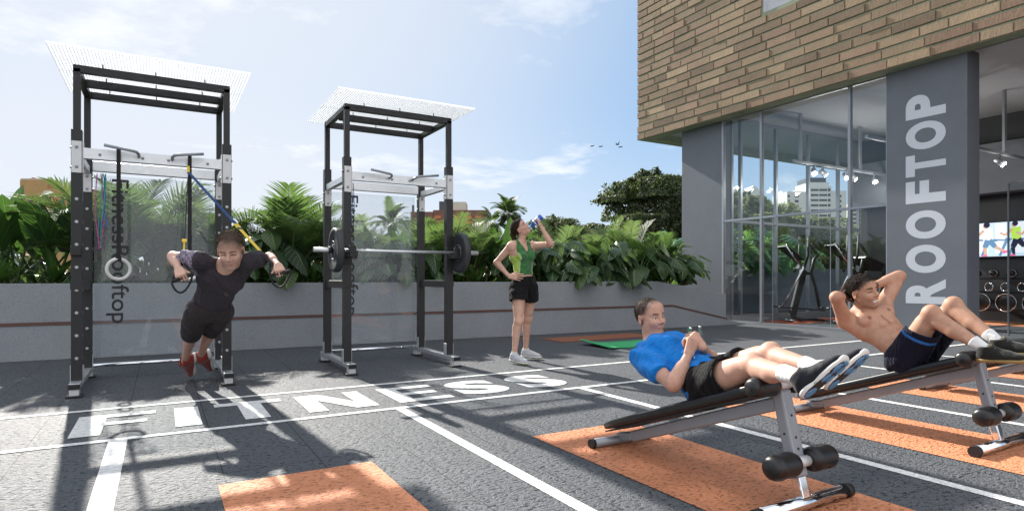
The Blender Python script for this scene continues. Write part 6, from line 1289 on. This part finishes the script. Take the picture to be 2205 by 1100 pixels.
make_tree('broad_tree', 1285, 66, 474, 8.5, 'low rounded tree between the woman and the big dark tree', 7, n=22000, ls=0.17)
make_tree('broad_tree', 1540, 44, 395, 9.0, 'dark tree mostly hidden behind the grey pier', 8, n=16000, ls=0.17)
GT = 'trees seen through the gym glass'
make_tree('broad_tree', 1605, 40, 425, 6.0, 'bright tree seen through the glass next to the left pier, below the white gables', 9, (0.14, 0.16, 0.09), 28000, 0.115, grp=GT, lm_=M_leaf_olive)
make_tree('broad_tree', 1695, 42, 438, 7.5, 'round olive tree seen through the glass left of the white tower', 10, (0.13, 0.145, 0.085), 30000, 0.115, grp=GT, lm_=M_leaf_olive)
make_tree('broad_tree', 1790, 40, 466, 7.0, 'olive tree seen through the glass at the foot of the white tower', 11, (0.14, 0.155, 0.09), 28000, 0.115, grp=GT, lm_=M_leaf_olive)
make_tree('broad_tree', 1885, 42, 478, 7.0, 'olive tree seen through the glass next to the lettered pier', 12, (0.13, 0.15, 0.085), 24000, 0.115, grp=GT, lm_=M_leaf_olive)
for i, (px, D, y) in enumerate(((60, 70, 545), (250, 75, 540), (420, 70, 548), (620, 80, 535), (760, 70, 540), (930, 75, 530), (1040, 70, 520))):
    make_tree('broad_tree', px, D, y, 12, ('low far tree below the yellow-brick tower', 'low far tree behind the left rack', 'low far tree behind the leaning man', 'low far tree between the racks', 'low far tree behind the right rack\'s glass', 'low far tree below the red-brown block', 'low far tree behind the woman\'s elbow')[i], 20 + i, (0.05, 0.065, 0.04), 8000, 0.28, grp='low trees beyond the planter')
def palm_tree(px, D, ytop, label, seed, R=1.7):
    base = at(px, D, -9); t = empty('palm_tree', base, 0, label, 'palm tree'); H = ztop(ytop, D) + 9 - R * 0.45; r = random.Random(seed); st = MB(); st.tube([(0, 0, 0), (0.15, 0, H * .5), (0, 0, H)], [0.22, 0.17, 0.14], 8); st.build('trunk', M_bark, t); lm = LM(); rc = MB()
    for i in range(30):
        a = r.uniform(0, 6.28); el = r.uniform(-0.25, 1.3); frond(lm, rc, (0, 0, H), (math.cos(a) * math.cos(el), math.sin(a) * math.cos(el), math.sin(el)), R * r.uniform(0.85, 1.15), g(r, (0.05, 0.075, 0.04), 0.3), r, 1.5, 26, 0.035, 0.5)
    cr = mesh_obj('crown', lm.mesh('crown', M_leaf_palm), t); rc.build('ribs', M_cane, cr); return t
palm_tree(840, 40, 456, 'far palm tree standing clear of the leaves behind the right rack', 3, 1.9); palm_tree(1095, 44, 441, 'far palm tree with dark drooping crown above the woman\'s head', 4, 1.55); palm_tree(1062, 46, 462, 'lower far palm tree just left of the taller one behind the woman', 9, 1.6)
M_win = mat('dark_window', (0.03, 0.035, 0.045), 0.15, 0, 0.4, 0.5); M_tan = mat('tan_brick', (0.42, 0.26, 0.115), 0.9, 0, 0.3, 0.6, 0.3, 3, 0.05); M_rb = mat('red_brown_brick', (0.19, 0.095, 0.075), 0.9, 0, 0.25, 0.5); M_wh = mat('white_render', (0.62, 0.62, 0.60), 0.8, 0, 0.12, 0.3); M_dk = mat('dark_cladding', (0.07, 0.08, 0.09), 0.7, 0, 0.2, 0.5); M_or = mat('orange_panel', (0.5, 0.16, 0.06), 0.8); M_cr = mat('cream_render', (0.55, 0.50, 0.42), 0.85, 0, 0.12, 0.4)
class Bld:
    """a far building in its own frame: x to the right, y away, measured so that it stands where the photo shows it"""
    def __init__(s, name, px0, D, label): s.D = D; s.px0 = px0; o = at(px0, D, -9); s.t = empty(name, o, -YAW, label, 'building')
    def x(s, px): return (px - s.px0) / F_PX * s.D
    def z(s, py): return ztop(py, s.D) + 9
    def block(s, px0, px1, ytop, m, depth=12, y0=0.0, name='wall', zbot=0.0): return MB().box(s.x(px0), s.x(px1), y0, y0 + depth, zbot, s.z(ytop)).build(name, m, s.t)
    def win(s, px0, px1, ya, yb, m=None, y0=0.0, name='window'): return MB().box(s.x(px0), s.x(px1), y0 - 0.12, y0 - 0.001, s.z(yb), s.z(ya)).build(name, m or M_win, s.t)
B1 = Bld('brick_tower', 100, 150, 'yellow-brick building with rooftop pipes rising above the leaves on the left')
B1.block(43, 102, 387, M_tan, 14); B1.block(102, 193, 406, M_tan, 14, 0.001); B1.block(44, 101, 384, M_cr, 13.8, 0.1, 'parapet', B1.z(387))
for a, b in ((62, 72), (97, 109), (147, 157), (175, 185)): B1.win(a, b, 423, 436)
for a, b in ((62, 72), (97, 109), (147, 157), (175, 185)): B1.win(a, b, 452, 465)
B1.win(94, 111, 411, 420, M_wh); B1.win(63, 90, 443, 448, M_wh)
pp = MB()
for px in (117, 119, 127, 146): pp.tube([(B1.x(px), 3, B1.z(406)), (B1.x(px), 3, B1.z(386))], 0.12, 6)
pp.tube([(B1.x(117), 3, B1.z(389)), (B1.x(152), 3, B1.z(389))], 0.12, 6).tube([(B1.x(112), 3, B1.z(384)), (B1.x(120), 3, B1.z(384))], 0.2, 6); pp.build('roof_pipes', M_alu, B1.t)
MB().lathe([(0.0, 0), (0.45, 0.1), (0.45, 0.5), (0, 0.6)], 12, 0, Matrix.Translation((B1.x(52), 3, B1.z(383)))).build('beacon', mat('red_beacon', (0.3, 0.02, 0.02), 0.4), B1.t)
B2 = Bld('red_brown_block', 940, 200, 'red-brown block with orange balconies behind the right rack')
B2.block(884, 932, 456, M_rb, 12); B2.block(932, 1050, 452, M_rb, 12, 0.5); B2.block(944, 962, 432, M_dk, 8, 2.0, 'roof_box', B2.z(452.2)); B2.block(962, 1002, 433, M_cr, 8, 2.2, 'roof_box', B2.z(452.2)); B2.block(886, 890, 441, M_dk, 1, 1.0, 'chimney', B2.z(456.2))
for row in range(5):
    for k in range(5): B2.win(935 + k * 22, 949 + k * 22, 464 + row * 11, 470 + row * 11, M_or, 0.5, 'balcony'); 
    for k in range(4): B2.win(889 + k * 10, 893 + k * 10, 464 + row * 11, 469 + row * 11)
B3 = Bld('white_tower', 1760, 250, 'white stepped tower with rows of dark windows, seen through the gym glass')
B3.block(1697, 1742, 412, M_wh, 14, 1.0); B3.block(1742, 1790, 401, M_wh, 16); B3.block(1790, 1826, 410, M_wh, 14, 1.2); B3.block(1746, 1784, 381, M_dk, 10, 2, 'roof_box', B3.z(392)); B3.block(1744, 1788, 392, M_wh, 12, 1, 'roof_box', B3.z(401.1))
for row in range(9):
    y = 407 + row * 11
    B3.win(1746, 1762, y, y + 4.2); B3.win(1764, 1781, y, y + 4.2); B3.win(1783, 1788, y - 1, y + 5)
    B3.win(1714, 1722, y + 12, y + 17, None, 1.0); B3.win(1699, 1703, y + 12, y + 17, None, 1.0); B3.win(1808, 1815, y + 12, y + 17, None, 1.2)
B4 = Bld('pale_block', 1855, 260, 'small cream block right of the white tower seen through the gym glass')
B4.block(1834, 1862, 438, M_cr, 12); B4.block(1862, 1882, 462, M_wh, 12, 0.3)
for row in range(5): B4.win(1836, 1846, 442 + row * 9, 446 + row * 9); B4.win(1850, 1860, 446 + row * 9, 449 + row * 9); B4.win(1865, 1878, 468 + row * 9, 471 + row * 9, None, 0.3)
B5 = Bld('gabled_hall', 1610, 200, 'white hall with zigzag gables above the trees, seen through the glass by the left pier')
B5.block(1575, 1640, 425, M_or, 12); z0 = B5.z(425); z1 = B5.z(412); z2 = B5.z(399)
MB().prism([(B5.x(1575), z0 + .01), (B5.x(1638), z0 + .01), (B5.x(1638), z1), (B5.x(1624), z2), (B5.x(1612), z1), (B5.x(1606), z1), (B5.x(1592), z2), (B5.x(1575), z1)], 12).build('roof', M_wh, B5.t)
# birds
M_bird = mat('dark_feathers', (0.02, 0.02, 0.024), 0.8)
for i, (px, py, fl, lab) in enumerate(((1275, 315, -0.1, 'leftmost of the small dark birds in the sky, gliding level'), (1293, 316, -0.05, 'small dark gliding bird right next to the leftmost one'), (1329, 312, 0.9, 'small dark bird with wings raised high'), (1336, 317, -0.15, 'rightmost small dark bird, just below the one with raised wings'))):
    D = 55; p = at(px, D, ztop(py, D)); t = empty('bird', p, -YAW + 0.5, lab, 'bird', 'birds in the sky'); 
    MB().tube([(-0.20, 0, 0), (-0.1, 0, 0.01), (0.05, 0, 0.01), (0.17, 0, 0.03), (0.23, 0, 0.02)], [0.008, 0.04, 0.05, 0.03, 0.004], 8).build('body', M_bird, t)
    for s in (-1, 1): MB().tube([(0.05, s * 0.02, 0.02), (0.07, s * 0.18, 0.02 + 0.14 * math.sin(fl) + 0.03), (0.0, s * 0.36 * math.cos(fl * .8), 0.02 + 0.33 * math.sin(fl))], [0.07, 0.055, 0.008], 8, flat=0.25).build('wing', M_bird, t)
